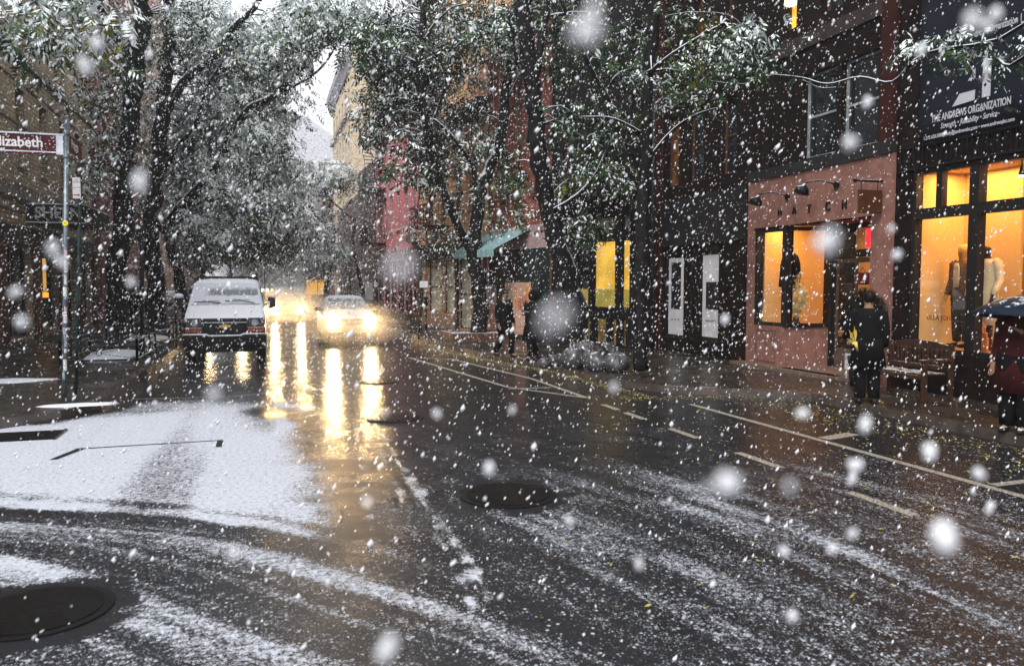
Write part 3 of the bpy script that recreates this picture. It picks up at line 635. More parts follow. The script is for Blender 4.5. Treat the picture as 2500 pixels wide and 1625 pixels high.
# --- D: narrow dark building with yellow-lit windows
def along(O, E, px):
    """parameter u (metres from O) where the sight line through photo column px meets the facade O-E"""
    r = ray(px, 700); O, E = Vector(O), Vector(E); d = (E - O); n = d.length; d /= n
    # O + d*u = t*r
    det = d.x * (-r[1]) - (-r[0]) * d.y; u = ((-O.x) * (-r[1]) - (-r[0]) * (-O.y)) / det; return u
def zat(O, E, px, py):
    u = along(O, E, px); O, E = Vector(O), Vector(E); d = (E - O).normalized(); p_ = O + d * u; r = ray(px, py); t = p_.y / r[1]; return CAMH + r[2] * t
DO, DE = (9.0, 24.6), (10.05, 20.95)
ops = []
def op(O, E, pa, pb, za, zb): return (along(O, E, pa), along(O, E, pb), za, zb)
zz = [zat(DO, DE, 1500, y) for y in (855, 778, 753, 706, 603, 556, 535)]
for pa, pb in ((1408, 1436), (1446, 1501), (1514, 1538)): ops.append(op(DO, DE, pa, pb, zz[2], 3.3)); 
for pa, pb in ((1408, 1440), (1452, 1480), (1490, 1505), (1516, 1528)): ops.append(op(DO, DE, pa, pb, .16, zz[1]))
for pa, pb in ((1445, 1500), (1516, 1538)): ops.append(op(DO, DE, pa, pb, 3.6, 4.0))
ops += [(.6, 1.3, 5.2, 7.0), (2.0, 2.7, 5.2, 7.0), (.6, 1.3, 8.2, 10), (2.0, 2.7, 8.2, 10)]
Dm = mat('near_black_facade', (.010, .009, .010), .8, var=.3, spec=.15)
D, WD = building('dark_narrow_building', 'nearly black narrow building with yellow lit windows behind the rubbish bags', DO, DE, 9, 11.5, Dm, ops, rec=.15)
M_yel = emit_mat('lit_window_yellow', (1, .58, .07), .48, .25, 1.5); M_oli = emit_mat('lit_paper_olive', (.62, .48, .10), .30, .15, 2); M_low = emit_mat('lit_window_tan', (.50, .33, .10), .16, .5, 4)
for i, o in enumerate(ops):
    if i < 3:
        w_ = window(D, *o, .15, M_frameb, M_dglass if i == 0 else M_yel, bars=(0, 0), fw=.04)
        pp = MB(); pp.box((.05, .10, .05), (o[1] - o[0] - .05, .115, 1.0 * (zz[3] - zz[2]))); pp.build('paper_blind', M_oli, w_)
    elif i < 7: window(D, *o, .15, M_frameb, M_low, bars=(0, 0), fw=.03)
    elif i < 9: window(D, *o, .15, M_frameb, mat('pale_transom', (.25, .22, .19), .4, var=.5), bars=(0, 0), fw=.03)
    else: window(D, *o, .15, mat('brown_sash', (.07, .032, .016), .5), M_dglass)
cornice(D, WD, 4.3, mat('black_cornice', (.012, .012, .013), .6, snow=.8)); cornice(D, WD, 11.2, MATS['black_cornice'])
# --- E: red brick house with awning and fly posters
EO, EE = (7.95, 28.5), (8.95, 24.65)
zb = 3.95
ops = [op(EO, EE, 1199, 1207, 5.0, 6.9), op(EO, EE, 1226, 1238, 5.0, 6.9), op(EO, EE, 1256, 1270, 5.0, 6.9), (3.1, 3.6, 5., 6.9), op(EO, EE, 1199, 1207, 8.2, 10.), op(EO, EE, 1226, 1238, 8.2, 10.), op(EO, EE, 1256, 1270, 8.2, 10.)]
M_rbrick = mat('red_brick', (.26, .085, .055), .8, brick=(.23, .075, (.19, .055, .038), (.12, .09, .08)), var=.25, vscale=1.5)
Eb, WE = building('red_brick_house', 'red brick house with pale sash windows and a teal awning over pasted posters', EO, EE, 9, 11.2, M_rbrick, ops, rec=.16)
for o in ops: window(Eb, *o, .16, mat('pale_sash', (.5, .52, .54), .5), mat('sash_glass', (.05, .055, .065), .1, spec=.8), sill=mat('brick_sill', (.12, .05, .04), .8, snow=.8), bars=(0, 1), fw=.05)
mb = MB(); mb.box((0, -.06, 3.2), (WE, -.0, 3.98)); mb.build('sign_band', mat('mauve_render', (.34, .24, .24), .8, var=.15), Eb)
mb = MB(); mb.box((0, -.05, 0), (WE, -.0, 3.197)); mb.build('shopfront', mat('dark_teal_front', (.012, .022, .024), .6), Eb)
mb = MB(); mb.box((0, -.10, 0.13), (.12, -.052, 3.9)); mb.build('corner_post', mat('pink_post', (.42, .26, .24), .7), Eb)
mb = MB(); mb.tube([(2.05, -.05, 3.9), (2.05, -.05, 9)], .05, 8); mb.build('drain_pipe', mat('mustard_pipe', (.16, .11, .03), .5), Eb)
cornice(Eb, WE, 10.9, mat('dark_cornice', (.05, .045, .045), .7, snow=.7), brackets=5)
u0 = .1; u1 = 2.9
aw = MB(); aw.add([(u0, -.07, 3.85), (u1, -.07, 3.85), (u1, -1.5, 3.15), (u0, -1.5, 3.15), (u1, -1.5, 2.9), (u0, -1.5, 2.9)], [(0, 3, 2, 1), (3, 5, 4, 2), (0, 5, 3)])
ao = aw.build('awning', mat('teal_canvas', (.20, .33, .35), .75, var=.15), Eb, fix=False); sdm = ao.modifiers.new('t', 'SOLIDIFY'); sdm.thickness = .012
po = empty('poster_hoarding', (EO[0], EO[1], .13), math.atan2(EE[1] - EO[1], EE[0] - EO[0]), 'plywood hoarding pasted with pink and orange posters under the teal awning', 'poster')
mb = MB(); mb.box((.05, -.35, 0), (3.75, -.30, 2.0)); mb.build('plywood', mat('dark_ply', (.03, .025, .02), .7), po)
def streak_poster():
    m, t, b = nodes('streaked_poster'); tc = t.nodes.new('ShaderNodeTexCoord'); mp = t.nodes.new('ShaderNodeMapping'); mp.inputs['Scale'].default_value = (22, 22, .9); L(t, tc.outputs['Object'], mp.inputs[0])
    f = mapr(t, noise(t, 1, 4, .6, mp.outputs[0]), .50, .62); sx = t.nodes.new('ShaderNodeSeparateXYZ'); L(t, tc.outputs['Object'], sx.inputs[0])
    base = mixc(t, mapr(t, sx.outputs[2], .9, 1.5), (.52, .24, .17), (.36, .28, .30)); L(t, mixc(t, f, base, (.06, .04, .045)), b.inputs['Base Color']); b.inputs['Roughness'].default_value = .7; return m
mb = MB(); mb.box((.08, -.362, .1), (1.15, -.352, 1.85)); mb.build('streaked_poster', streak_poster(), po)
mb = MB(); mb.box((1.75, -.362, .15), (3.4, -.352, 1.92)); mb.build('portrait_poster', mat('peach_poster', (.46, .28, .21), .7, var=.15), po)
mb = MB(); mb.disc((2.05, -.366, 1.42), .28, 'y', 20, 0, .008); mb.build('poster_face', mat('poster_face', (.26, .20, .16), .7, var=.9, vscale=14), po)
mb = MB(); mb.disc((2.9, -.366, 1.2), .30, 'y', 20, 0, .008); mb.build('poster_figure', mat('poster_figure', (.40, .15, .11), .7, var=.8, vscale=16), po)
mb = MB(); mb.box((3.12, -.368, .9), (3.33, -.363, 1.84)); mb.box((2.4, -.368, 1.05), (2.52, -.363, 1.8)); mb.build('poster_strip', mat('orange_strip', (.55, .22, .04), .7, var=.6, vscale=25), po)
# --- F: tan building with fire escape
FO, FE = (7.0, 37.0), (7.93, 28.55)
Fops = facade_windows(8.5, 4, .95, (4.9, 9.9, 13.0), 1.9) + [op(FO, FE, 1046, 1078, .75, 3.0), op(FO, FE, 1084, 1112, .75, 3.0), op(FO, FE, 1120, 1150, .2, 3.0)]
M_tan = mat('tan_render', (.60, .34, .18), .8, var=.15, vscale=2, brick=(.9, .4, (.57, .33, .18), (.28, .17, .1)))
Fb, WF = building('tan_building', 'tan rendered building with dark cornice and fire escape, left of the red brick house', FO, FE, 10, 17, M_tan, Fops, rec=.2)
for i, o in enumerate(Fops):
    if i < 12: window(Fb, *o, .2, mat('brown_frame', (.10, .06, .04), .6), mat('sash_glass', (.05, .055, .065), .1, spec=.8), sill=mat('tan_sill', (.34, .22, .14), .8, snow=.75), lintel=mat('tan_lintel', (.40, .25, .15), .8), bars=(0, 1))
    else: window(Fb, *o, .15, M_frameb, mat('whitewashed_glass', (.55, .53, .42), .6, var=.3, vscale=3), bars=(0, 1), fw=.06)
cornice(Fb, WF, 8.35, mat('slate_cornice', (.06, .05, .055), .7, snow=.7), ((0, 0), (.12, 0), (.2, .15), (.45, .22), (.5, .42), (0, .5)), brackets=14)
cornice(Fb, WF, 16.8, MATS['slate_cornice'])
mb = MB(); mb.box((-.0, -.22, 3.05), (WF, -.003, 3.62)); mb.box((.0, -.3, 3.62), (WF, -.003, 3.74)); mb.build('shop_cornice', mat('dark_shop_cornice', (.03, .03, .034), .6, snow=.8), Fb)
for a_ in (0, along(FO, FE, 1115) , WF - .3): mb = MB(); mb.box((a_, -.1, .13), (a_ + .28, -.003, 3.04)); mb.build('shop_pilaster', MATS['dark_shop_cornice'], Fb)
mb = MB(); mb.box((.35, -.06, .13), (along(FO, FE, 1112), -.003, .7)); mb.build('stall_riser', mat('tan_riser', (.36, .24, .17), .7), Fb)
fire_escape(Fb, 1.6, 4.2, [4.4, 7.4, 10.6, 13.8])
mb = MB()
for yy in (-.9, -.5): mb.bar((3.9, yy, 2.6), (3.9, yy, 4.4), .03)
for k in range(6): mb.box((3.885, -.9, 2.7 + k * .28), (3.915, -.5, 2.72 + k * .28))
mb.build('drop_ladder', M_iron, Fb)
# --- G: pink house row
GO, GE = (6.6, 49.4), (7.0, 37.05)
Gops = facade_windows(12.35, 6, .85, (4.9, 8.1), 2.0, .4, .4) + [(.6 + i * 2, 1.8 + i * 2, .6, 2.9) for i in range(6)]
M_pink = mat('pink_painted_brick', (.62, .22, .23), .8, brick=(.3, .1, (.58, .20, .21), (.42, .13, .14)), var=.12)
Gb, WG = building('pink_house', 'pink painted brick house with pale lintels and a black fire escape, above the oncoming car', GO, GE, 10, 11.4, M_pink, Gops, rec=.18)
for i, o in enumerate(Gops):
    if i < 12: window(Gb, *o, .18, mat('grey_frame', (.25, .22, .22), .6), mat('sash_glass', (.05, .055, .065), .1, spec=.8), sill=mat('pale_sill', (.5, .44, .44), .8), lintel=mat('pale_lintel', (.58, .50, .50), .8), bars=(0, 1))
    else: window(Gb, *o, .15, M_frameb, M_dglass, bars=(1, 0))
cornice(Gb, WG, 11.1, mat('purple_cornice', (.16, .11, .13), .7, snow=.7), brackets=12)
mb = MB(); mb.box((0, -.14, 3.2), (WG, -.003, 3.75)); mb.build('shop_cornice', mat('dull_pink_cornice', (.22, .13, .13), .7, snow=.8), Gb)
mb = MB(); mb.box((0, -.04, .1), (WG, -.003, .55))
for i in range(7):
    u = i * 2.0; mb.box((max(u, 0), -.08, .55), (min(u + .5, WG), -.004, 3.19))
    
mb.build('shop_front', mat('dark_shop_front', (.035, .03, .03), .6), Gb)
mb = MB()
for i in range(7):
    for z in (.9, 1.7, 2.5): mb.box((i * 2.0 + .02, -.10, z), (min(i * 2.0 + .48, WG), -.081, z + .09))
mb.build('pale_block', mat('pale_block', (.5, .46, .44), .8), Gb)
fire_escape(Gb, .5, 3.6, [4.3, 7.4, 10.2], proj=1.05)
ac_unit(Gb, 5.2, 8.1); ac_unit(Gb, 11.3, 4.0, 1.2)
# --- H: grey-brown house with chimney
Hb, WH = building('grey_brown_house', 'low grey brown house with a tall chimney beyond the pink house', (6.3, 55.5), (6.58, 49.5), 9, 9.6, mat('grey_brown_brick', (.13, .11, .10), .8, brick=(.3, .1, (.11, .09, .085), (.08, .07, .07)), var=.2), facade_windows(6, 3, .8, (1., 4., 6.8), 1.7), rec=.15)
for o in facade_windows(6, 3, .8, (1., 4., 6.8), 1.7): window(Hb, *o, .15, mat('grey_frame', (.25, .22, .22), .6), M_dglass)
mb = MB(); mb.box((3.7, .8, 9.6), (4.5, 1.6, 11.4)); mb.box((3.62, .72, 11.4), (4.58, 1.68, 11.55)); mb.build('chimney', MATS['grey_brown_brick'], Hb)
# --- I: cream tower
q = PY(860, 400, 72.0); IX = q.x
def tower(name, label, x, y0, y1, Ht, wm, fm, n, zs, ww, hh, dep=14):
    ops = facade_windows(y1 - y0, n, ww, zs, hh, .8, .8); b, w_ = building(name, label, (x, y1), (x, y0), dep, Ht, wm, ops, rec=.3)
    for o in ops: window(b, *o, .3, fm, M_dglass, bars=(0, 1))
    return b, w_
zs = [1 + i * 3.3 for i in range(6)]
M_cream = mat('cream_stone', (.62, .50, .33), .85, var=.1, brick=(1.2, .5, (.60, .48, .32), (.42, .35, .25)))
Ib, WI = tower('cream_tower', 'tall cream stone tower with a flared cornice at the end of the right row', IX, 72, 92, 23.2, M_cream, mat('dull_frame', (.16, .14, .12), .6), 6, zs, 1.3, 2.1)
for z, h_ in ((3.6, .5), (17.2, .4)): mb = MB(); mb.box((0, -.33, z), (WI, -.003, z + h_)); mb.build('stone_band', mat('dark_cream_band', (.30, .25, .18), .8, snow=.7), Ib)
cornice(Ib, WI, 20.9, mat('slate_flare', (.30, .30, .34), .7, snow=.9), ((0, 0), (.15, .0), (.3, .4), (.6, .9), (.65, 1.5), (0, 1.6)))
mb = MB(); mb.box((WI + .003, .5, 21.4), (WI + .3, 13.5, 21.9)); mb.build('side_cornice', MATS['slate_flare'], Ib)
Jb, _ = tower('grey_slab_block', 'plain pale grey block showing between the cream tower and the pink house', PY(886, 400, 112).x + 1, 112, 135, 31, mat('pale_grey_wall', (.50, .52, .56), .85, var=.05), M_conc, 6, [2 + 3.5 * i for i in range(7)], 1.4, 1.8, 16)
# --- K: far block closing the street behind
q = PY(752, 310, 170)
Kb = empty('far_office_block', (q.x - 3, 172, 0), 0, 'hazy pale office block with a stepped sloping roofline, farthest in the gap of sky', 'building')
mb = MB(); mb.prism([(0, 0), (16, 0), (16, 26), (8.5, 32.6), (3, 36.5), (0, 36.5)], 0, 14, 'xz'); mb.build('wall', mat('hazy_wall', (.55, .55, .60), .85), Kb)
mb = MB()
for i in range(7):
    for j in range(8): mb.box((1 + i * 2.1, -.05, 2 + j * 3.3), (2.2 + i * 2.1, .05, 4.2 + j * 3.3))
tag(mb.build('window_row', M_dglass, Kb), kind='stuff')
# --- left side
LO, LE = (-7.6, 14.0), (-7.6, 41.6)
WL = LE[1] - LO[1]
yu = lambda y: y - LO[1]
ops = []
for y in (22.2, 24.6, 27.4, 30.3, 33.2, 36.2, 38.9): 
    for z in (5.9, 10.6): ops.append((yu(y) - .5, yu(y) + .5, z, z + 2.5))
sh = [(yu(20.2), yu(23.2), .4, 3.3), (yu(24.0), yu(27.2), .4, 3.3), (yu(28.0), yu(31.), .2, 3.3), (yu(32.0), yu(34.6), .4, 3.3), (yu(35.4), yu(37.8), .2, 3.3), (yu(38.4), yu(40.8), .4, 3.3)]
M_beige = mat('beige_brick', (.34, .26, .16), .85, brick=(.42, .15, (.28, .21, .13), (.09, .075, .055)), var=.22, vscale=1.2)
Lb, _ = building('beige_corner_building', 'tall beige brick building with dark shopfronts behind the street sign on the left', LO, LE, 12, 17.5, M_beige, ops + sh, rec=.3)
for o in ops: window(Lb, *o, .3, mat('taupe_frame', (.12, .11, .09), .6), mat('dull_sash_glass', (.035, .04, .045), .12), sill=mat('taupe_sill', (.22, .19, .15), .8, snow=.7), lintel=mat('taupe_lintel', (.22, .19, .15), .8), bars=(0, 1))
for o in sh: window(Lb, *o, .3, M_frameb, M_dglass, bars=(1, 0), fw=.1)
for z, h_, p_ in ((4.75, .28, .14), (9.3, .28, .14), (13.9, .28, .14), (3.9, .07, .05), (4.35, .07, .05), (5.2, .07, .05), (7.2, .07, .05), (8.6, .07, .05)): mb = MB(); mb.box((0, -p_, z), (WL, -.003, z + h_)); mb.build('string_course', mat('taupe_stone', (.17, .145, .11), .8, snow=.8), Lb)
mb = MB(); mb.box((0, -.10, 3.35), (WL, -.003, 3.85)); mb.build('fascia', mat('soot_fascia', (.02, .019, .018), .6, snow=.85), Lb)
for y in (19.4, 23.3, 27.3, 31.1, 34.7, 37.9, 40.9): mb = MB(); mb.box((yu(y), -.12, .13), (yu(y) + .6, -.003, 3.34)); mb.build('brick_pier', mat('rust_brick', (.12, .05, .03), .8, brick=(.22, .075, (.09, .04, .025), (.03, .02, .018)), var=.3), Lb)
mb = MB(); q = PX(113, 720, -7.4); mb.box((yu(q.y) - .09, -.2, 1.7), (yu(q.y) + .09, -.13, 2.9)); mb.build('lit_strip_sign', emit_mat('lit_strip', (.9, .5, .12), .35, .3), Lb)
mb = MB(); mb.box((yu(q.y) - .16, -.24, 1.52), (yu(q.y) + .16, -.12, 1.70)); mb.build('lit_box', emit_mat('lit_box', (1, .34, .03), .9), Lb)
# shop canopy
yc = 30.5; x1 = PY(207, 520, yc).x; z1 = PY(150, 500, yc).z; z0 = PY(150, 542, yc).z
cn = empty('shop_canopy', (-7.6, yc, z0), 0, 'black shop canopy with grey capital letters sticking out over the left pavement', 'canopy')
mb = MB(); wN = x1 + 7.6; mb.box((.02, 0, .0), (wN, 4.5, z1 - z0)); mb.build('canopy_box', mat('soot_fascia', (.02, .019, .018), .6, snow=.85), cn)
mb = MB(); mb.box((.02, -.03, z1 - z0), (wN + .02, 4.5, z1 - z0 + .04)); mb.build('snow_on_canopy', M_snow, cn); mb = MB(); mb.box((.02, -.03, -.04), (wN + .02, .02, -.001)); mb.build('snowy_edge', M_snow, cn)
text('SHEEN', 'canopy_lettering', .52, mat('grey_letters', (.5, .48, .46), .6), cn, (wN * .55, -.008, (z1 - z0) / 2), RT, .006, bold=.008, sx=.92)
# L2, L3, L4: further left
def left_house(name, label, y0, y1, x, Ht, wm, n, zs, fm, hh=1.9, ww=1.0, lint=None):
    w_ = y1 - y0; ops = facade_windows(w_, n, ww, zs, hh); b, _ = building(name, label, (x, y0), (x, y1), 11, Ht, wm, ops, rec=.2)
    for o in ops: window(b, *o, .2, fm, M_dglass, sill=MATS['pale_sill'], lintel=lint, bars=(0, 1))
    return b, w_
M_lred = mat('rose_brick', (.20, .085, .062), .8, brick=(.24, .08, (.16, .066, .048), (.12, .09, .08)), var=.2)
b2, w2_ = left_house('rose_brick_house', 'rose brick house with pale sills rising behind the left street trees', 41.7, 56, -7.3, 27, M_lred, 6, (1, 4.6, 8.0, 11.4, 14.8, 18.2, 21.6), MATS['grey_frame'], lint=MATS['pale_lintel'])
cornice(b2, w2_, 26.6, mat('brown_cornice', (.09, .06, .05), .7, snow=.7)); fire_escape(b2, 4, 7, [4.2, 7.6, 11, 14.4])
b3, w3_ = left_house('ochre_house', 'ochre house mostly hidden behind the left street trees', 56.1, 72, -7.3, 24, mat('ochre_render', (.38, .24, .18), .8), 6, (1, 4.6, 8.0, 11.4, 14.8, 18.2), MATS['grey_frame'])
b4, w4_ = left_house('brown_terrace', 'long brown terrace at the far end of the left row', 72.1, 110, -7.3, 14, mat('brown_terrace_brick', (.17, .11, .09), .8), 12, (1, 4.6, 8.0), MATS['grey_frame'])
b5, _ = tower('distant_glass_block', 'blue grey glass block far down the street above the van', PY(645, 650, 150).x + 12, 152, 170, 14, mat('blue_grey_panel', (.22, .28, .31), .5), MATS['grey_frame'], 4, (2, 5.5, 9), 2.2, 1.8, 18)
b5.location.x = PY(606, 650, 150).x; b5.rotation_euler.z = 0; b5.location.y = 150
b6, _ = tower('far_right_terrace', 'brownish terrace beyond the cream tower on the right', IX - 1.2, 93, 140, 12, mat('brown_terrace_brick', (.17, .11, .09), .8), MATS['grey_frame'], 10, (1, 4.6, 8.0), 1.1, 1.9, 12)
M_mid = mat('mid_brown_brick', (.16, .13, .12), .8)
b7, _ = tower('narrow_grey_house', 'narrow dim grey house between the low chimney house and the cream tower', 6.25, 55.6, 71.8, 8.2, M_mid, MATS['grey_frame'], 7, (.8, 4.2), .9, 2.0, 8)
# ------------------------------------------------------------------ vehicles
def body_loft(mb, secs, mi=0, snowmi=None):
    rings = []
    for (y, zb, wl, wm, zbelt, wt, zt) in secs:
        half = [(wl * .55, zb), (wl, zb), (wm - .01, zb + .10), (wm, (zb + zbelt) / 2), (wm - .01, zbelt), ((wm + wt) / 2, (zbelt + zt) / 2 * 1.0), (wt, zt - .05), (wt - .10, zt), (wt * .45, zt + .02)]
        ring = [(x, y, z) for x, z in half] + [(-x, y, z) for x, z in reversed(half)]; rings.append(ring)
    mb.rings(rings, mi)
def wheel(root, x, y, r=.34, w=.22, m=None):
    mb = MB(); rs = []
    for a, rr in ((-w / 2, r * .72), (-w / 2, r * .93), (-w / 2 + .03, r), (w / 2 - .03, r), (w / 2, r * .93), (w / 2, r * .72)):
        rs.append([(x + a, y + rr * math.cos(2 * math.pi * k / 24), r + rr * math.sin(2 * math.pi * k / 24)) for k in range(24)])
    mb.rings(rs); o = mb.build('wheel', mat('tyre_rubber', (.012, .012, .012), .8), root)
    rm = MB(); rm.disc((x, y, r), r * .7, 'x', 20, 0, w * .9); rm.disc((x, y, r), r * .2, 'x', 12, 0, w * 1.02); rm.build('rim', mat('rim_metal', (.18, .18, .19), .4, .7), o)
M_plastic = mat('black_plastic', (.012, .012, .013), .45, snow=.86, snow_noise=.3)
M_paintd = mat('graphite_paint', (.018, .020, .022), .3, .3, coat=.6, var=.1, snow=.34, snow_noise=.14, snow_scale=5)
def windshield_mat(name='snowy_windscreen', z0=1.70, z1=1.86):
    m, t, b = nodes(name); tc = t.nodes.new('ShaderNodeTexCoord'); sx = t.nodes.new('ShaderNodeSeparateXYZ'); L(t, tc.outputs['Object'], sx.inputs[0])
    n = noise(t, 7, 6, .7, tc.outputs['Object']); z = math_n(t, 'ADD', sx.outputs[2], math_n(t, 'MULTIPLY', math_n(t, 'SUBTRACT', n, .5), .16))
    a = mapr(t, z, z0 - .01, z0 + .01); c = mapr(t, z, z1 - .05, z1 + .08, 1, 0); xm = mapr(t, math_n(t, 'ADD', sx.outputs[0], math_n(t, 'MULTIPLY', n, .3)), -.40, -.20)
    f = math_n(t, 'MULTIPLY', math_n(t, 'MULTIPLY', a, c), xm)
    L(t, mixc(t, math_n(t, 'MULTIPLY', f, .8), (.42, .44, .49), (.02, .035, .04)), b.inputs['Base Color']); L(t, math_n(t, 'SUBTRACT', .8, math_n(t, 'MULTIPLY', f, .6)), b.inputs['Roughness']); return m
van = empty('parked_van', (-.97, 21.45, 0), 0, 'dark van parked at the left kerb, thick snow on bonnet, windscreen and roof', 'van')
mb = MB(); body_loft(mb, [(0, .42, .80, .90, .95, .86, 1.08), (.05, .34, .94, .985, 1.02, .93, 1.16), (.2, .30, .97, 1.0, 1.08, .95, 1.21), (.6, .30, .97, 1.0, 1.2, .95, 1.34), (.82, .30, .97, 1.0, 1.25, .93, 1.45), (1.10, .30, .97, 1.0, 1.25, .89, 1.75), (1.42, .40, .97, 1.0, 1.25, .84, 2.03), (1.60, .45, .97, 1.0, 1.25, .83, 2.10), (2.2, .52, .97, 1.0, 1.25, .83, 2.14), (5.2, .60, .97, 1.0, 1.25, .83, 2.14), (5.5, .62, .95, .98, 1.25, .80, 2.06), (5.56, .66, .9, .93, 1.25, .76, 1.98)])
vb = mb.build('body', M_paintd, van); sb = vb.modifiers.new('s', 'SUBSURF'); sb.levels = sb.render_levels = 1
mb = MB(); gx = [-.86, -.5, 0, .5, .86]; 
vs = []; 
for j in range(6):
    t_ = j / 5
    for x in gx:
        k = 1 - t_ * .13; vs.append((x * k, .80 + .60 * t_ - .035 * (1 - (x / .86) ** 2) - .012, 1.475 + .555 * t_))
mb.add(vs, [(j * 5 + i, j * 5 + i + 1, j * 5 + i + 6, j * 5 + i + 5) for j in range(5) for i in range(4)], 0, True)
ws = mb.build('windscreen', windshield_mat(), van, fix=False)
mb = MB()
for x0, x1, z0, z1 in ((-.78, -.12, 1.53, 1.50), (-.02, .72, 1.56, 1.50)):
    mb.tube([(x0, .79, z0), ((x0 + x1) / 2, .765, z0 + .012), (x1, .74, z1)], .012, 6); mb.tube([(x0 + .2, .80, z0 + .035), (x0 + .62, .79, z0 + .02)], .007, 5)
mb.build('wiper', M_plastic, van)
# front face: grille, lamps, bar, bumper
mb = MB(); mb.box((-.52, -.05, .78), (.52, .03, 1.13)); mb.prism([(-.52, .78), (-.40, .70), (.40, .70), (.52, .78)], -.06, .03, 'xz'); gr = mb.build('grille', mat('grille_black', (.008, .008, .009), .4), van, bevel=.02)
mb = MB(); 
for k in range(7): mb.box((-.48, -.062, .80 + k * .045), (.48, -.052, .812 + k * .045))
mb.build('grille_slat', M_plastic, gr)
mb = MB(); mb.box((-.53, -.09, 1.015), (.53, -.064, 1.04)); mb.build('grille_bar', mat('chrome', (.35, .35, .36), .25, .9, snow=.5, snow_noise=.2), gr)
mb = MB(); mb.prism([(-.15, .90), (-.125, .965), (-.05, .965), (-.05, .99), (.05, .99), (.05, .965), (.15, .965), (.125, .90), (.05, .90), (.05, .875), (-.05, .875), (-.05, .90)], -.115, -.091, 'xz'); mb.build('emblem', mat('gold_emblem', (.45, .30, .10), .35, .7), gr)
for s in (-1, 1):
    mb = MB(); mb.box((s * .56, -.03, .90), (s * .93, .05, 1.14)); hl = mb.build('headlight', mat('headlight_housing', (.03, .03, .032), .15, .2, coat=1), van, bevel=.015)
    mb = MB(); mb.disc((s * .72, -.045, 1.02), .085, 'y', 20, 0, .03); mb.build('reflector', mat('lamp_reflector', (.30, .31, .32), .15, .6), hl)
    mb = MB(); mb.box((s * .56, -.035, .78), (s * .95, .04, .885)); mb.build('indicator', mat('amber_lens', (.22, .035, .006), .2, coat=.8, var=.4, vscale=12), van, bevel=.01)
    mb = MB(); mb.box((s * .55, -.06, .888), (s * .96, -.03, .897)); mb.build('snow_line', M_snow, hl)
    mb = MB(); mb.box((s * 1.06, .78, 1.36), (s * 1.25, .86, 1.66)); mb.bar((s * .96, .85, 1.45), (s * 1.1, .82, 1.48), .05); mi_ = mb.build('mirror', mat('mirror_shell', (.015, .015, .016), .4, snow=.8), van, bevel=.02)
    if s < 0: mm = MB(); mm.ell((-1.15, .80, 1.69), (.12, .07, .07)); mm.build('snow_cap', M_snow, mi_)
mb = MB(); pts = [(-1.0, -.12), (-.98, -.16), (-.4, -.2), (.4, -.2), (.98, -.16), (1.0, -.12), (1.0, .1), (-1.0, .1)]
mb.prism(pts, .42, .70); mb.build('bumper', mat('bumper_dark', (.010, .010, .011), .5, spec=.05), van, bevel=.03)
mb = MB(); mb.tube([(-.99, -.13, .735), (-.45, -.17, .735), (-.36, -.19, .70), (.36, -.19, .70), (.45, -.17, .735), (.99, -.13, .735)], .022, 6); mb.build('snow_ridge', M_snow, van)
mb = MB(); mb.box((-.8, -.1, .28), (.8, .1, .42)); mb.build('air_dam', M_plastic, van)
for s in (-1, 1):
    mb = MB(); mb.box((s * .955, 1.15, 1.35), (s * .925, 2.0, 1.85)); mb.build('side_window', M_dglass, van)
    for y in (.75, 4.3): wheel(van, s * .86, y, .37, .24)
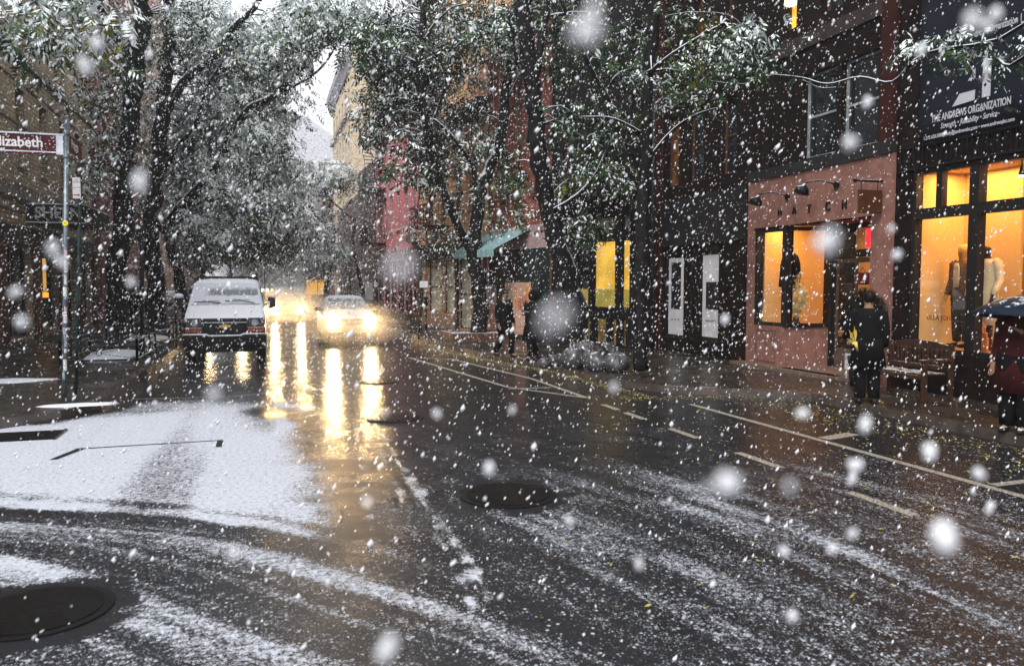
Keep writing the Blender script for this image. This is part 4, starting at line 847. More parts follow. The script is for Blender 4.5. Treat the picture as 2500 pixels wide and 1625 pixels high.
# oncoming cars
def beams(root, xs, y, z, e):
    for x in xs:
        l = bpy.data.lights.new('headlight_beam', 'SPOT'); l.energy = e; l.spot_size = R(95); l.spot_blend = .8; l.color = (1, .64, .28); l.shadow_soft_size = .07
        o = bpy.data.objects.new('headlight_beam', l); COL.objects.link(o); o.parent = root; o.location = (x, y - .06, z); o.rotation_euler = (R(84), 0, R(180))
def car(name, label, loc, rz, secs, glass, lamp, width, paint, e, es, mirrors=True, wb=(.8, 3.4)):
    root = empty(name, loc, rz, label, 'car', 'oncoming cars with headlights on' if e else None)
    mb = MB(); body_loft(mb, secs); b = mb.build('body', paint, root); s_ = b.modifiers.new('s', 'SUBSURF'); s_.levels = s_.render_levels = 1
    (y0, z0, w0), (y1, z1, w1) = glass
    mb = MB(); vs = []
    for j in range(5):
        t_ = j / 4; w_ = w0 + (w1 - w0) * t_
        for i in range(7):
            x = -1 + 2 * i / 6; vs.append((x * w_, y0 + (y1 - y0) * t_ - .05 * (1 - x * x) - .02, z0 + (z1 - z0) * t_ + .012))
    mb.add(vs, [(j * 7 + i, j * 7 + i + 1, j * 7 + i + 8, j * 7 + i + 7) for j in range(4) for i in range(6)], 0, True); mb.build('windscreen', mat('car_glass', (.05, .055, .06), .05, spec=.9, snow=.93, snow_noise=.35), root, fix=False)
    lx, lz, ly, lr = lamp
    mb = MB(); mb.box((-lx + .2, -.02, lz - .12), (lx - .2, .06, lz + .07)); g = mb.build('grille', mat('grille_black', (.008, .008, .009), .4), root, bevel=.02)
    mb = MB(); 
    for k in range(3): mb.box((-lx + .22, -.032, lz - .08 + k * .06), (lx - .22, -.021, lz - .068 + k * .06))
    mb.build('grille_slat', mat('chrome', (.35, .35, .36), .25, .9), g)
    mb = MB(); mb.box((-width * .40, .0, .28), (width * .40, .10, .40)); mb.build('lower_intake', M_plastic, root, bevel=.02)
    mb = MB(); mb.box((-.26, -.035, .44), (.26, -.022, .55)); mb.build('number_plate', mat('plate', (.45, .35, .12), .5, var=.3, vscale=30), root)
    for s in (-1, 1):
        mb = MB(); mb.ell((s * lx, ly + .03, lz), (.17, .10, .10)); h = mb.build('headlight', mat('headlight_housing', (.03, .03, .032), .15, .2, coat=1), root)
        mb = MB(); mb.disc((s * lx, ly - .085, lz), lr, 'y', 20, 0, .02); mb.build('lamp', emit_mat('headlight_on', (1, .71, .37), es), h)
        if mirrors: mb = MB(); mb.ell((s * (width / 2 + .10), glass[0][0] + .25, glass[0][1] + .05), (.12, .08, .075)); mb.bar((s * (width / 2 - .1), glass[0][0] + .3, glass[0][1] + .0), (s * (width / 2 + .1), glass[0][0] + .25, glass[0][1] + .03), .04); mb.build('mirror', mat('mirror_shell', (.015, .015, .016), .4, snow=.8), root)
        for y in wb: wheel(root, s * (width / 2 - .12), y, .32, .2)
        mb = MB(); mb.add([(s * (w0 + .03), glass[0][0] + .25, z0 + .02), (s * (w0 + .03), 3.3, z0 + .02), (s * (w1 + .05), 3.0, z1 - .05), (s * (w1 + .04), glass[1][0] + .15, z1 - .05)], [(0, 1, 2, 3)]); mb.build('side_window', M_dglass, root, fix=False)
    if e: beams(root, (-lx, lx), ly - .12, lz, e)
    return root
M_silver = mat('silver_white_paint', (.34, .34, .35), .3, .2, coat=.6, var=.08, snow=.45, snow_noise=.2, snow_scale=6)
wag = [(0, .40, .70, .80, .72, .74, .82), (.06, .28, .84, .89, .80, .80, .90), (.5, .22, .86, .9, .88, .80, 1.0), (.95, .22, .86, .9, .93, .78, 1.07), (1.25, .22, .86, .9, .95, .72, 1.25), (1.75, .22, .86, .9, .95, .66, 1.52), (2.1, .22, .86, .9, .95, .65, 1.58), (3.6, .22, .86, .9, .95, .64, 1.58), (4.2, .25, .85, .88, .95, .60, 1.35), (4.35, .35, .8, .83, .9, .6, 1.1)]
sed = [(0, .40, .70, .80, .66, .74, .74), (.06, .28, .84, .89, .74, .80, .82), (.5, .22, .86, .9, .82, .80, .92), (1.1, .22, .86, .9, .88, .78, 1.0), (1.4, .22, .86, .9, .9, .70, 1.14), (2.0, .22, .86, .9, .9, .62, 1.40), (2.4, .22, .86, .9, .9, .61, 1.45), (3.2, .22, .86, .9, .9, .60, 1.42), (3.9, .25, .85, .88, .9, .62, 1.08), (4.5, .35, .8, .83, .85, .65, 1.0)]
car('oncoming_car', 'silver hatchback with snow on its roof, nearer of the two oncoming cars', (2.76, 27.0, 0), R(0), wag, ((1.0, 1.09, .74), (1.72, 1.49, .62)), (.62, .76, .05, .11), 1.8, M_silver, 190, 95)
car('oncoming_car', 'pale saloon with blazing headlights, the farther oncoming car beside the van', (1.18, 44.5, 0), R(0), sed, ((1.15, 1.02, .74), (1.95, 1.38, .6)), (.68, .66, .05, .12), 1.8, M_silver, 320, 120)
pc = car('parked_car', 'dark parked car with snow on its roof glimpsed between the left tree trunks', (-5.6, 49.0, 0), R(0), wag, ((1.0, 1.09, .74), (1.72, 1.49, .62)), (.62, .76, .05, .05), 1.8, M_paintd, 0, 0); pc['group'] = ''
del pc['group']
for ch in list(pc.children):
    for g in ch.children:
        if g.name.startswith('lamp'): g.data = g.data.copy(); g.data.materials.clear(); g.data.materials.append(MATS['lamp_reflector'])
# box truck behind the van, yellow truck, barrier, far lights
tr = empty('box_truck', (-1.35, 29.5, 0), 0, 'white box truck mostly hidden right behind the parked van', 'truck')
mb = MB(); mb.box((-1.05, 1.2, .6), (1.12, 6, 2.28)); mb.build('cargo_box', mat('dull_box', (.05, .045, .045), .6, snow=.7), tr)
mb = MB(); body_loft(mb, [(0, .5, .8, .9, 1.0, .8, 1.3), (.1, .4, .9, .95, 1.2, .85, 1.5), (.7, .4, .9, .95, 1.4, .8, 2.0), (1.15, .4, .9, .95, 1.4, .8, 2.1)]); mb.build('cab', mat('truck_white', (.4, .4, .4), .5, snow=.6), tr)
for s in (-1, 1):
    for y in (.8, 4.8): wheel(tr, s * .85, y, .4, .24)
    mb = MB(); mb.box((s * .58 - .16, -.06, .62), (s * .58 + .16, .04, .86)); hl = mb.build('headlight', mat('headlight_housing', (.03, .03, .032), .15, .2, coat=1), tr); mb = MB(); mb.disc((s * .58, -.075, .74), .09, 'y', 18, 0, .02); mb.build('lamp', emit_mat('headlight_on', (1, .66, .30), 60), hl)
q = PY(770, 745, 84); yt = empty('yellow_truck', (q.x + .25, 84, 0), 0, 'small yellow backed truck standing by the right kerb far down the street', 'truck')
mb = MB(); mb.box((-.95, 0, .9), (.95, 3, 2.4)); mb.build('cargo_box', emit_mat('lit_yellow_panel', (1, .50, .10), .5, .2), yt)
mb = MB(); mb.box((-.97, -.03, 2.4), (.97, 3, 2.7)); mb.box((-.97, -.05, .6), (.97, 3, .9)); mb.box((-.03, -.04, .9), (.03, -.001, 2.4)); mb.build('frame', mat('rust_frame', (.12, .035, .025), .6, snow=.8), yt)
for s in (-1, 1):
    wheel(yt, s * .8, 2.2, .42, .24); mb = MB(); mb.box((s * .9, -.08, .65), (s * .7, -.051, .82)); mb.build('tail_light', emit_mat('red_tail', (1, .06, .03), 3), yt)
mb = MB(); body_loft(mb, [(3.05, .5, .8, .9, 1.4, .8, 2.1), (3.6, .4, .9, .95, 1.3, .85, 2.0), (4.4, .4, .9, .95, 1.0, .85, 1.3)]); mb.build('cab', mat('truck_white', (.4, .4, .4), .5), yt)
q = PY(670, 733, 100); br = empty('road_barrier', (q.x, 100, 0), 0, 'pale yellow work barrier far down the road above the farther car', 'barrier')
mb = MB(); mb.box((-1.1, -.03, .6), (-.05, .03, 1.25)); mb.box((.05, -.03, .6), (1.1, .03, 1.25)); mb.build('panel', emit_mat('glowing_barrier', (1, .70, .30), .7), br)  # panels painted with a glow of their own; no lamp here
mb = MB()
for x in (-.9, 0, .9): mb.box((x - .03, -.02, 0), (x + .03, .02, 1.3)); mb.box((x - .03, -.3, 0), (x + .03, .3, .05))
mb.build('leg', M_black, br)
for i, (px, py, Y, c) in enumerate(((641, 708, 90, 'far street light glowing nearest the van'), (653, 708, 100, 'far street light, second from the van'), (664, 709, 110, 'far street light, third from the van'), (698, 718, 120, 'far street light above the farther oncoming car'), (620, 676, 70, 'single white light above the van roof'))):
    q = PY(px, py, Y); o = empty('street_light', (q.x, Y, 0), 0, c, 'street light', 'tiny glowing street lights far away')
    mb = MB(); mb.tube([(0, 0, 0), (0, 0, q.z - .15)], [.07, .04], 6); mb.build('post', M_black, o); mb = MB(); mb.ell((0, 0, q.z), (.16, .16, .16), nu=8, nv=6); mb.build('lamp', emit_mat('far_lamp', (1, .82, .6), 14), o)
q = PY(633, 660, 60); o = empty('hanging_white_sign', (q.x, 60, 0), 0, 'blank white sign on a tall post above the right edge of the van roof', 'sign')
mb = MB(); mb.tube([(.35, 0, 0), (.35, 0, q.z + .4)], .04, 6); mb.build('post', M_black, o); mb = MB(); mb.box((-.32, -.05, q.z - .25), (.30, -.02, q.z + .25)); mb.build('panel', M_white, o)
# ------------------------------------------------------------------ trees
def bark():
    return mat('dark_wet_bark', (.008, .0075, .008), .7, snow=.28, snow_noise=.26, snow_scale=4, bump=.9, bscale=16, var=.5)
M_bark = bark()
def leaf_mats():
    out = []
    for nm, a, b_, c_ in (('leaf_green', (.012, .030, .014), (.040, .080, .022), (.14, .13, .022)),):
        m, t, b = nodes(nm); ge = t.nodes.new('ShaderNodeNewGeometry'); pos = ge.outputs['Position']
        c = mixc(t, mapr(t, noise(t, .9, 4, .6, pos), .4, .62), a, b_); c = mixc(t, mapr(t, noise(t, .55, 3, .5, pos), .60, .72), c, c_)
        L(t, c, b.inputs['Base Color']); b.inputs['Roughness'].default_value = .6; b.inputs['Specular IOR Level'].default_value = .12
        out.append(m)
    m, t, b = nodes('leaf_snow'); ge = t.nodes.new('ShaderNodeNewGeometry')
    b.inputs['Base Color'].default_value = (.66, .72, .72, 1); b.inputs['Roughness'].default_value = .9; b.inputs['Specular IOR Level'].default_value = .1
    out.append(m); return out
M_leaf = leaf_mats()
def spray_mesh(C, size, nl, psnow, droop=(.1, .9), lw=.34):
    """C (n,3) spray bases -> leaflet quads; leaflets pair up along a drooping rib"""
    n = len(C); az = rng.random(n) * 2 * np.pi; pt = -(droop[0] + (droop[1] - droop[0]) * rng.random(n)); sz = size * (.7 + .6 * rng.random(n))
    d = np.stack([np.cos(az) * np.cos(pt), np.sin(az) * np.cos(pt), np.sin(pt)], 1)
    up = np.stack([-np.cos(az) * np.sin(pt), -np.sin(az) * np.sin(pt), np.cos(pt)], 1); sd_ = np.cross(d, up)
    roll = (rng.random(n) - .5) * 1.6; up2 = up * np.cos(roll)[:, None] + sd_ * np.sin(roll)[:, None]; sd2 = np.cross(d, up2)
    Vs, mis = [], []; psn = np.clip(psnow + (rng.random(n) - .5) * .3, 0, 1)
    for k in range(nl):
        t = (k // 2 + .5) / (nl / 2); s = 1 if k % 2 else -1
        if k == nl - 1: s = 0
        base = C + d * (sz * t)[:, None] - np.array([0, 0, 1]) * (sz * .28 * t * t)[:, None]
        ld = d * (.55 if s else 1.) + sd2 * (s * .85) - up2 * (.25 + .35 * rng.random(n))[:, None]; ld /= np.linalg.norm(ld, axis=1)[:, None]
        ll = sz * .52 * (.8 + .4 * rng.random(n)) * (1.1 - .4 * abs(t - .5)); w = np.cross(ld, up2); w /= np.linalg.norm(w, axis=1)[:, None] + 1e-9
        mid = base + ld * (ll * .5)[:, None]; q = w * (ll * lw * .5)[:, None]
        Vs.append(np.stack([base, mid + q, base + ld * ll[:, None], mid - q], 1)); mis.append((rng.random(n) < psn).astype(int))
    V = np.concatenate(Vs).reshape(-1, 3); mi = np.concatenate(mis); F = np.arange(len(V)).reshape(-1, 4); return V, F, mi
TREES = []
def tree(label, limbs, blobs, size=.30, nl=9, psnow=.4, base=None, seed=1, group='street trees lining both pavements', root_r=None, name='street_tree', trunk_z=0.1, lw=.34, twig=True):
    global rng
    rng = np.random.default_rng(seed); random.seed(seed)
    b0 = limbs[0][0][0] if not isinstance(limbs[0][0][0], tuple) else None
    P = [([PY(*p) if not isinstance(p, Vector) else p for p in pts], r0, r1) for pts, r0, r1 in limbs]
    o0 = P[0][0][0]; org = Vector((o0.x, o0.y, trunk_z)); root = empty(name, org, 0, label, 'tree', group)
    mb = MB(); nodes_ = []
    for pts, r0, r1 in P:
        sp = []
        Q = [pts[0]] + pts + [pts[-1]]
        for i in range(1, len(Q) - 2):
            for k in range(4):
                t = k / 4; p0, p1, p2, p3 = Q[i - 1:i + 3]; sp.append(.5 * ((2 * p1) + (p2 - p0) * t + (2 * p0 - 5 * p1 + 4 * p2 - p3) * t * t + (3 * p1 - p0 - 3 * p2 + p3) * t ** 3))
        sp.append(pts[-1]); m = len(sp); rad = [r0 + (r1 - r0) * (i / (m - 1)) ** .8 for i in range(m)]
        if r0 > .25: rad[0] *= 1.25; rad[1] *= 1.1
        sp = [p + Vector((random.uniform(-1, 1), random.uniform(-1, 1), 0)) * r1 * .4 if 0 < i < m - 1 else p for i, p in enumerate(sp)]
        mb.tube([p - org for p in sp], rad, 12 if r0 > .1 else 7, wob=.07); nodes_ += sp
    NP = np.array([tuple(p) for p in nodes_]); Cs = []; Ps = []; tw = MB()
    for (px, py, Y, rx, ry, rd, n) in blobs:
        ns = max(3, int(n / 16))
        for i in range(ns):
            while True:
                a, b_, c_ = rng.uniform(-1, 1, 3)
                if a * a + b_ * b_ + c_ * c_ < 1: break
            c = np.array(tuple(PY(px + a * rx, py + b_ * ry, Y + c_ * rd))); k = max(4, int(n / ns * rng.uniform(.5, 1.5)))
            sg = np.array([.34, .34, .17]) * (size / .26) * rng.uniform(.8, 1.5)
            zz_ = rng.normal(0, 1, (k, 3)); Cs.append(c + zz_ * sg); Ps.append(np.clip(psnow * (1.0 + .55 * zz_[:, 2]) + rng.uniform(-.22, .22), 0, 1))
            if twig and rng.random() < .5:
                j = np.argmin(((NP - c) ** 2).sum(1)); s_ = Vector(NP[j]); e_ = Vector(c)
                if (s_ - e_).length < 7:
                    mid = (s_ + e_) / 2 + Vector((random.uniform(-.2, .2), random.uniform(-.2, .2), random.uniform(.05, .35)))
                    tw.tube([s_ - org, s_.lerp(mid, .6) - org + Vector((0, 0, .05)), mid - org, mid.lerp(e_, .6) - org, e_ - org], [.03, .025, .018, .012, .006], 5)
    mb.v += []; off = len(mb.v); mb.v += tw.v; mb.f += [tuple(i + off for i in f) for f in tw.f]; mb.m += tw.m; mb.sm += tw.sm
    mb.build('trunk', M_bark, root)
    C = np.concatenate(Cs) - np.array(tuple(org)); V_, F_, mi = spray_mesh(C, size, nl, np.concatenate(Ps), lw=lw)
    fast_mesh('crown', V_, F_, M_leaf, mi, parent=root); return root
V3 = Vector
# T1, T2: the two dark trunks on the left
tree('thick dark tree trunk leaning right behind the first iron guard, nearest on the left', [
    ([(283, 842, 28.5), (287, 740, 28.5), (292, 600, 28.4), (308, 430, 28.2), (318, 300, 28.), (330, 180, 27.8), (345, 60, 27.5), (352, -60, 27.2), (362, -260, 27)], .36, .20),
    ([(322, 240, 28.), (300, 130, 26), (262, 40, 24.5), (200, -20, 23), (120, -90, 21)], .10, .05),
    ([(345, 60, 27.5), (330, -10, 27), (300, -90, 26.5)], .12, .06)],
    [(262, 260, 28, 30, 60, 1, 110), (250, 350, 28, 30, 60, 1, 90), (350, 280, 37, 34, 110, 1.5, 300), (358, 130, 31, 16, 130, .5, 150), (355, 470, 38, 30, 70, 1.5, 160), (262, 180, 25, 40, 50, 1.5, 90), (200, 100, 24, 70, 50, 1.5, 130), (335, 400, 38, 60, 60, 2, 120), (250, 440, 30, 30, 50, 1, 70), (180, 30, 23, 120, 50, 2, 160), (470, 30, 31, 70, 60, 2, 220)], seed=11, psnow=.42)
tree('dark tree trunk with a snowy limb arching right over the van, second on the left', [
    ([(380, 812, 34), (383, 720, 34), (372, 600, 34), (378, 480, 33.8), (392, 350, 33.6), (400, 240, 33.4), (408, 120, 33), (415, -10, 32.6), (425, -200, 32)], .38, .20),
    ([(395, 560, 34), (430, 520, 33.6), (480, 465, 33), (535, 395, 32.4), (560, 330, 32), (610, 265, 31.4), (665, 235, 31), (720, 180, 30.5), (780, 120, 30), (850, 60, 29.5), (910, -40, 29)], .23, .08),
    ([(392, 300, 33.5), (430, 225, 33), (470, 180, 32.4), (520, 140, 31.8), (560, 80, 31.2), (620, 20, 30.6), (660, -60, 30)], .19, .09),
    ([(398, 420, 33.5), (440, 350, 33), (480, 300, 32.6), (500, 220, 32.2), (530, 170, 32)], .10, .05),
    ([(665, 235, 31), (720, 210, 31), (790, 160, 31), (830, 90, 31)], .07, .03),
    ([(480, 465, 33), (520, 450, 33), (580, 470, 32), (640, 500, 31)], .05, .02)],
    [(520, 120, 35, 100, 120, 2.5, 1300), (600, 170, 34, 110, 130, 2.5, 1500), (560, 330, 35, 130, 110, 2.5, 2000), (490, 430, 36, 80, 100, 2, 1100), (610, 450, 33, 110, 90, 3, 1900), (645, 250, 33, 60, 70, 2, 560), (635, 340, 31, 40, 75, 2, 440), (680, 110, 30, 70, 80, 3, 700), (590, 90, 32, 60, 50, 2, 300), (760, 50, 30, 80, 50, 2, 450), (850, 30, 29, 90, 45, 2, 350), (560, 560, 33, 120, 45, 2, 800), (670, 540, 32, 80, 60, 2, 600), (460, 280, 36, 50, 100, 1.5, 380), (655, 490, 32, 55, 45, 2, 420), (745, 250, 30, 12, 20, .6, 14)], seed=12, psnow=.70, size=.34)
tree('third street tree on the left with a trunk rising just left of the van', [
    ([(447, 775, 44), (440, 680, 44), (415, 600, 44), (425, 520, 43.5), (450, 430, 43), (470, 330, 42)], .32, .14), ([(430, 560, 43.6), (470, 500, 43), (530, 470, 42), (600, 470, 41)], .14, .05)],
    [(500, 560, 43, 80, 60, 3, 600), (560, 600, 42, 90, 30, 3, 500), (640, 590, 41, 90, 35, 3, 600), (480, 620, 44, 60, 30, 2, 260), (560, 480, 41, 150, 80, 3, 1000), (450, 350, 42, 80, 110, 3, 600), (700, 560, 40, 45, 35, 2, 240), (640, 400, 40, 80, 60, 3, 500)], seed=13, psnow=.62, size=.3)
for i, (px, Y, bl, lab) in enumerate(((492, 58, [(530, 620, 58, 60, 30, 3, 220), (480, 560, 58, 60, 60, 3, 260), (600, 600, 57, 60, 40, 3, 260), (700, 600, 55, 60, 35, 3, 300), (650, 540, 56, 80, 40, 3, 300)], 'slim street tree behind the van roof on the left'),
        (560, 80, [(640, 660, 82, 50, 25, 4, 260), (700, 640, 82, 50, 30, 4, 300), (600, 650, 82, 40, 20, 4, 160), (745, 640, 84, 40, 30, 4, 200)], 'pale street tree far down the left pavement'))):
    tree(lab, [([(px, G_ := 693 + CAMH * FPX / (Y * 1.0) + 0, Y), (px + 4, 660, Y), (px + 14, 600, Y - .5), (px + 30, 520, Y - 1)], .22, .08)], bl, seed=20 + i, size=.42, nl=7, psnow=.5)
# far end mass and right far trees
tree('grey street tree on the right pavement beyond the yellow truck with a forked trunk', [
    ([(800, 752, 62), (798, 700, 62), (808, 640, 62), (815, 560, 61), (800, 480, 61), (790, 440, 60)], .26, .08), ([(810, 620, 62), (780, 560, 61), (760, 520, 60)], .12, .05), ([(812, 590, 62), (840, 520, 60), (860, 480, 60)], .10, .04)],
    [(800, 620, 61, 60, 40, 3, 420), (760, 640, 60, 40, 30, 3, 200), (785, 570, 60, 35, 30, 3, 110), (740, 600, 60, 35, 20, 3, 110)], seed=31, size=.42, nl=7, psnow=.55)
tree('snow laden tree with fine curling branches over the middle of the street', [
    ([(905, 790, 46), (880, 690, 46), (862, 600, 46), (868, 540, 46)], .14, .06),
    ([(868, 540, 46), (820, 500, 45.5), (790, 478, 45), (755, 490, 44), (735, 515, 44)], .06, .03), ([(800, 482, 45), (840, 455, 45), (858, 430, 45)], .04, .015), ([(868, 540, 46), (830, 545, 45), (790, 550, 44.5)], .05, .015)],
    [(840, 440, 45, 45, 35, 2, 300), (810, 420, 45, 35, 20, 2, 160), (770, 440, 45, 30, 25, 1.5, 130), (780, 515, 45, 40, 18, 2, 110)], seed=32, size=.34, psnow=.68)
for i, (px, Y, w) in enumerate(((600, 118, 40), (655, 130, 45), (715, 124, 45), (765, 135, 40))):
    tree(('leafy tree closing the far end of the street, behind the van roof', 'leafy tree closing the far end of the street, above the farther car', 'leafy tree closing the far end of the street, left of the yellow truck', 'leafy tree closing the far end of the street, above the yellow truck')[i],
         [([(px, 727, Y), (px, 690, Y), (px + 3, 650, Y)], .3, .12)], [(px, 665, Y, w, 35, 4, 330), (px + 10, 640, Y, w, 25, 4, 200)], seed=40 + i, size=.7, nl=7, psnow=.35, group='leafy trees closing the far end', twig=False)
# T3 right with island; less leaf snow on right trees stands in for shade
tree('forked dark street tree growing from the raised planter beside the oncoming car', [
    ([(1170, 838, 26.6), (1172, 760, 26.6), (1166, 690, 26.6), (1158, 625, 26.6), (1162, 560, 26.5), (1170, 480, 26.4), (1185, 430, 26.3), (1212, 370, 26.2), (1228, 300, 26.), (1236, 220, 26.), (1250, 120, 25.8), (1262, 0, 25.5), (1270, -120, 25.5)], .30, .11),
    ([(1160, 630, 26.6), (1130, 575, 26.5), (1098, 500, 26.3), (1064, 400, 26.2), (1044, 330, 26.), (1030, 230, 25.8), (1024, 130, 25.6), (1034, 30, 25.5), (1040, -90, 25.4)], .17, .10),
    ([(1175, 480, 26.4), (1150, 400, 26.2), (1105, 335, 26), (1058, 290, 26)], .09, .05), ([(1044, 330, 26), (1080, 230, 26), (1110, 120, 26), (1160, 85, 26), (1205, 60, 26)], .05, .02),
    ([(1030, 110, 25.6), (1060, 60, 25.5), (1100, 20, 25.4)], .06, .03), ([(1236, 250, 26), (1270, 180, 26), (1300, 140, 26)], .05, .02)],
    [(985, 220, 27.5, 65, 100, 1.5, 430), (1020, 110, 27.5, 80, 80, 1.5, 420), (930, 85, 27, 55, 60, 2, 300), (1100, 170, 28, 90, 80, 1.5, 130), (1090, 340, 28, 80, 80, 1.5, 210), (1000, 330, 28, 45, 60, 1.5, 90), (1040, 470, 28, 25, 80, 1.5, 60), (1150, 60, 26.5, 100, 60, 2, 300), (1250, 40, 25, 70, 45, 2, 200), (1110, 230, 27, 60, 60, 1.5, 60), (985, 400, 26, 30, 50, 1.5, 60), (1200, 330, 27, 40, 60, 1.2, 90), (1090, 560, 27.5, 50, 40, 1.2, 50), (905, 240, 26, 16, 30, .8, 44), (925, 150, 27, 40, 45, 1.5, 150), (1280, 130, 25, 60, 50, 2, 110), (935, 310, 27, 40, 35, 1.5, 80)], seed=51, psnow=.24, size=.36)
tree('tall black tree trunk standing before the dark narrow building, behind the rubbish bags', [
    ([(1412, 868, 19.6), (1404, 760, 19.6), (1376, 640, 19.6), (1338, 520, 19.5), (1318, 400, 19.4), (1306, 280, 19.3), (1296, 170, 19.2), (1284, 60, 19.), (1275, -60, 18.9)], .27, .19),
    ([(1300, 220, 19.2), (1318, 120, 19), (1332, 40, 19), (1350, -60, 19)], .12, .07), ([(1340, 520, 19.5), (1440, 450, 18.5), (1500, 300, 18), (1440, 160, 17.8), (1390, 60, 17.6), (1365, -20, 17.5)], .06, .05), ([(1262, 160, 19.2), (1250, 80, 19), (1235, 10, 19)], .04, .02)],
    [(1420, 290, 20, 90, 60, 1.2, 170), (1370, 470, 21, 60, 50, 1., 120), (1480, 400, 19.5, 80, 60, 1.5, 120), (1420, 560, 20.3, 60, 40, 1., 90), (1410, 50, 20, 90, 60, 1.5, 190), (1500, 130, 18.5, 100, 80, 1.5, 180), (1370, 340, 20.5, 60, 60, 1., 90), (1230, 400, 21, 50, 50, 1., 60), (1240, 520, 21, 30, 40, 1., 40), (1400, 170, 20.5, 60, 50, 1, 80)], seed=52, psnow=.13, size=.26)
tree('dark street tree before the shop with posters, its crown spreading over the right pavement', [
    ([(1566, 905, 14.4), (1560, 780, 14.4), (1566, 600, 14.4), (1574, 420, 14.4), (1578, 250, 14.3), (1590, 100, 14.2), (1610, -80, 14)], .15, .10),
    ([(1574, 400, 14.4), (1640, 320, 14), (1700, 280, 13.6), (1760, 262, 13.2)], .045, .014), ([(1574, 330, 14.4), (1500, 290, 14.2), (1420, 285, 14)], .04, .012), ([(1580, 180, 14.2), (1660, 120, 13.5), (1760, 60, 13)], .05, .02)],
    [(1650, 200, 14.2, 90, 60, .8, 110), (1730, 120, 13.4, 90, 60, 1., 120), (1620, 70, 14.4, 90, 50, .8, 100), (1520, 320, 14.8, 70, 40, .7, 60), (1690, 240, 13.6, 60, 25, .8, 50), (1800, 60, 12.8, 60, 40, .8, 60), (1810, 140, 12.6, 50, 30, .8, 50)], seed=53, psnow=.16, size=.19)
# near boughs entering at the top corners, trunks outside the picture
tree('near tree outside the right edge whose thin snowy boughs hang over the shopfronts', [
    ([V3((8.0, 4.6, .1)), V3((7.9, 4.7, 2.6)), V3((7.7, 5.0, 5.2)), V3((7.5, 5.6, 6.6)), V3((7.2, 6.6, 7.3))], .17, .07),
    ([V3((7.7, 5.1, 5.4)), (2500, 140, 7.5), (2430, 140, 8.2), (2380, 138, 8.6)], .03, .008), ([V3((7.6, 5.4, 6.1)), (2500, 60, 8), (2260, 130, 8.8), (2180, 200, 9.2), (2100, 188, 9.6), (2020, 205, 10), (1960, 190, 10.4), (1890, 182, 10.8)], .03, .008),
    ([(2040, 214, 9.9), (2000, 214, 10.2), (1960, 195, 10.4)], .012, .006), ([(1830, 205, 11), (1790, 205, 11.2), (1735, 198, 11.4)], .012, .008), ([(1890, 182, 10.8), (1860, 175, 11), (1800, 50, 11.3), (1700, 30, 11.5), (1620, 40, 11.8)], .012, .006)],
    [(2300, 105, 8.6, 40, 22, .3, 40), (2360, 125, 8.4, 30, 15, .3, 22), (2470, 115, 8, 40, 12, .3, 26), (1850, 170, 10.8, 40, 25, .4, 34), (1760, 120, 11.2, 80, 50, .6, 56), (1850, 100, 11, 60, 40, .5, 34), (2480, 160, 8, 30, 10, .2, 14)], seed=61, psnow=.38, size=.17, twig=False)
tree('near tree outside the left edge whose snowy leaf sprays hang before the beige building', [
    ([V3((-6.4, 13.2, .1)), V3((-6.4, 13.2, 3)), V3((-6.2, 13.4, 5.6)), V3((-5.8, 14, 7.4))], .26, .14),
    ([V3((-6.1, 13.5, 6.2)), (20, -40, 13.5), (90, 20, 13.5), (150, 60, 13.5), (200, 110, 13.5)], .05, .01), ([(20, -40, 13.5), (120, -10, 13.6), (230, 10, 13.8)], .03, .01)],
    [(60, 40, 13.5, 60, 30, .4, 45), (110, 40, 13.5, 40, 20, .4, 34), (135, 112, 13.5, 20, 10, .1, 12), (20, 30, 13.5, 30, 40, .4, 24), (220, 80, 14, 30, 30, .4, 26), (180, 25, 13.8, 50, 25, .4, 34), (195, 110, 13.6, 16, 12, .1, 8)], seed=62, psnow=.6, size=.25, nl=13, lw=.28, twig=False)
# thin bough crossing right part
# ------------------------------------------------------------------ tree pits with iron guards
def guard_run(mb, a, b, h=.52, z=SW):
    a, b = Vector((*a, z)), Vector((*b, z)); d = b - a; n = max(1, round(d.length / 1.25)); up = Vector((0, 0, 1))
    for i in range(n + 1): p = a + d * i / n; mb.bar(p, p + up * (h + .05), .055)
    for hh in (.06, h - .13, h): mb.bar(a + up * hh, b + up * hh, .022 if hh != .06 else .04)
    for i in range(n):
        p, q = a + d * i / n, a + d * (i + 1) / n; c = (p + q) / 2 + up * (h - .13 + .06) / 2; r_ = .055
        ring = [c + (d.normalized() * math.cos(t * math.pi / 8) + up * math.sin(t * math.pi / 8)) * r_ for t in range(17)]; mb.tube(ring, .009, 5, caps=False)
        for e, s in ((p + up * .08, 1), (q + up * .08, 1), (p + up * (h - .14), 1), (q + up * (h - .14), 1)): mb.bar(c + (e - c).normalized() * r_, e, .012)
def tree_pit(x0, x1, y0, y1, label, lab2, h=.52):
    o = empty('tree_guard', ((x0 + x1) / 2, (y0 + y1) / 2, 0), 0, label, 'tree guard', 'low iron tree guards')
    mb = MB(); cxx, cyy = (x0 + x1) / 2, (y0 + y1) / 2
    for a, b in (((x0, y0), (x1, y0)), ((x1, y0), (x1, y1)), ((x0, y0), (x0, y1)), ((x0, y1), (x1, y1))): guard_run(mb, (a[0] - cxx, a[1] - cyy), (b[0] - cxx, b[1] - cyy), h)
    mb.build('railing', M_iron, o)
    snow_patch('snow_in_pit', cxx, cyy, (x1 - x0) * .44, (y1 - y0) * .46, .14, seed=int(y0 * 10))
tree_pit(-4.6, -2.95, 20.9, 24.2, 'nearest low iron tree guard with ring ornaments, in front of the thick leaning trunk', '')
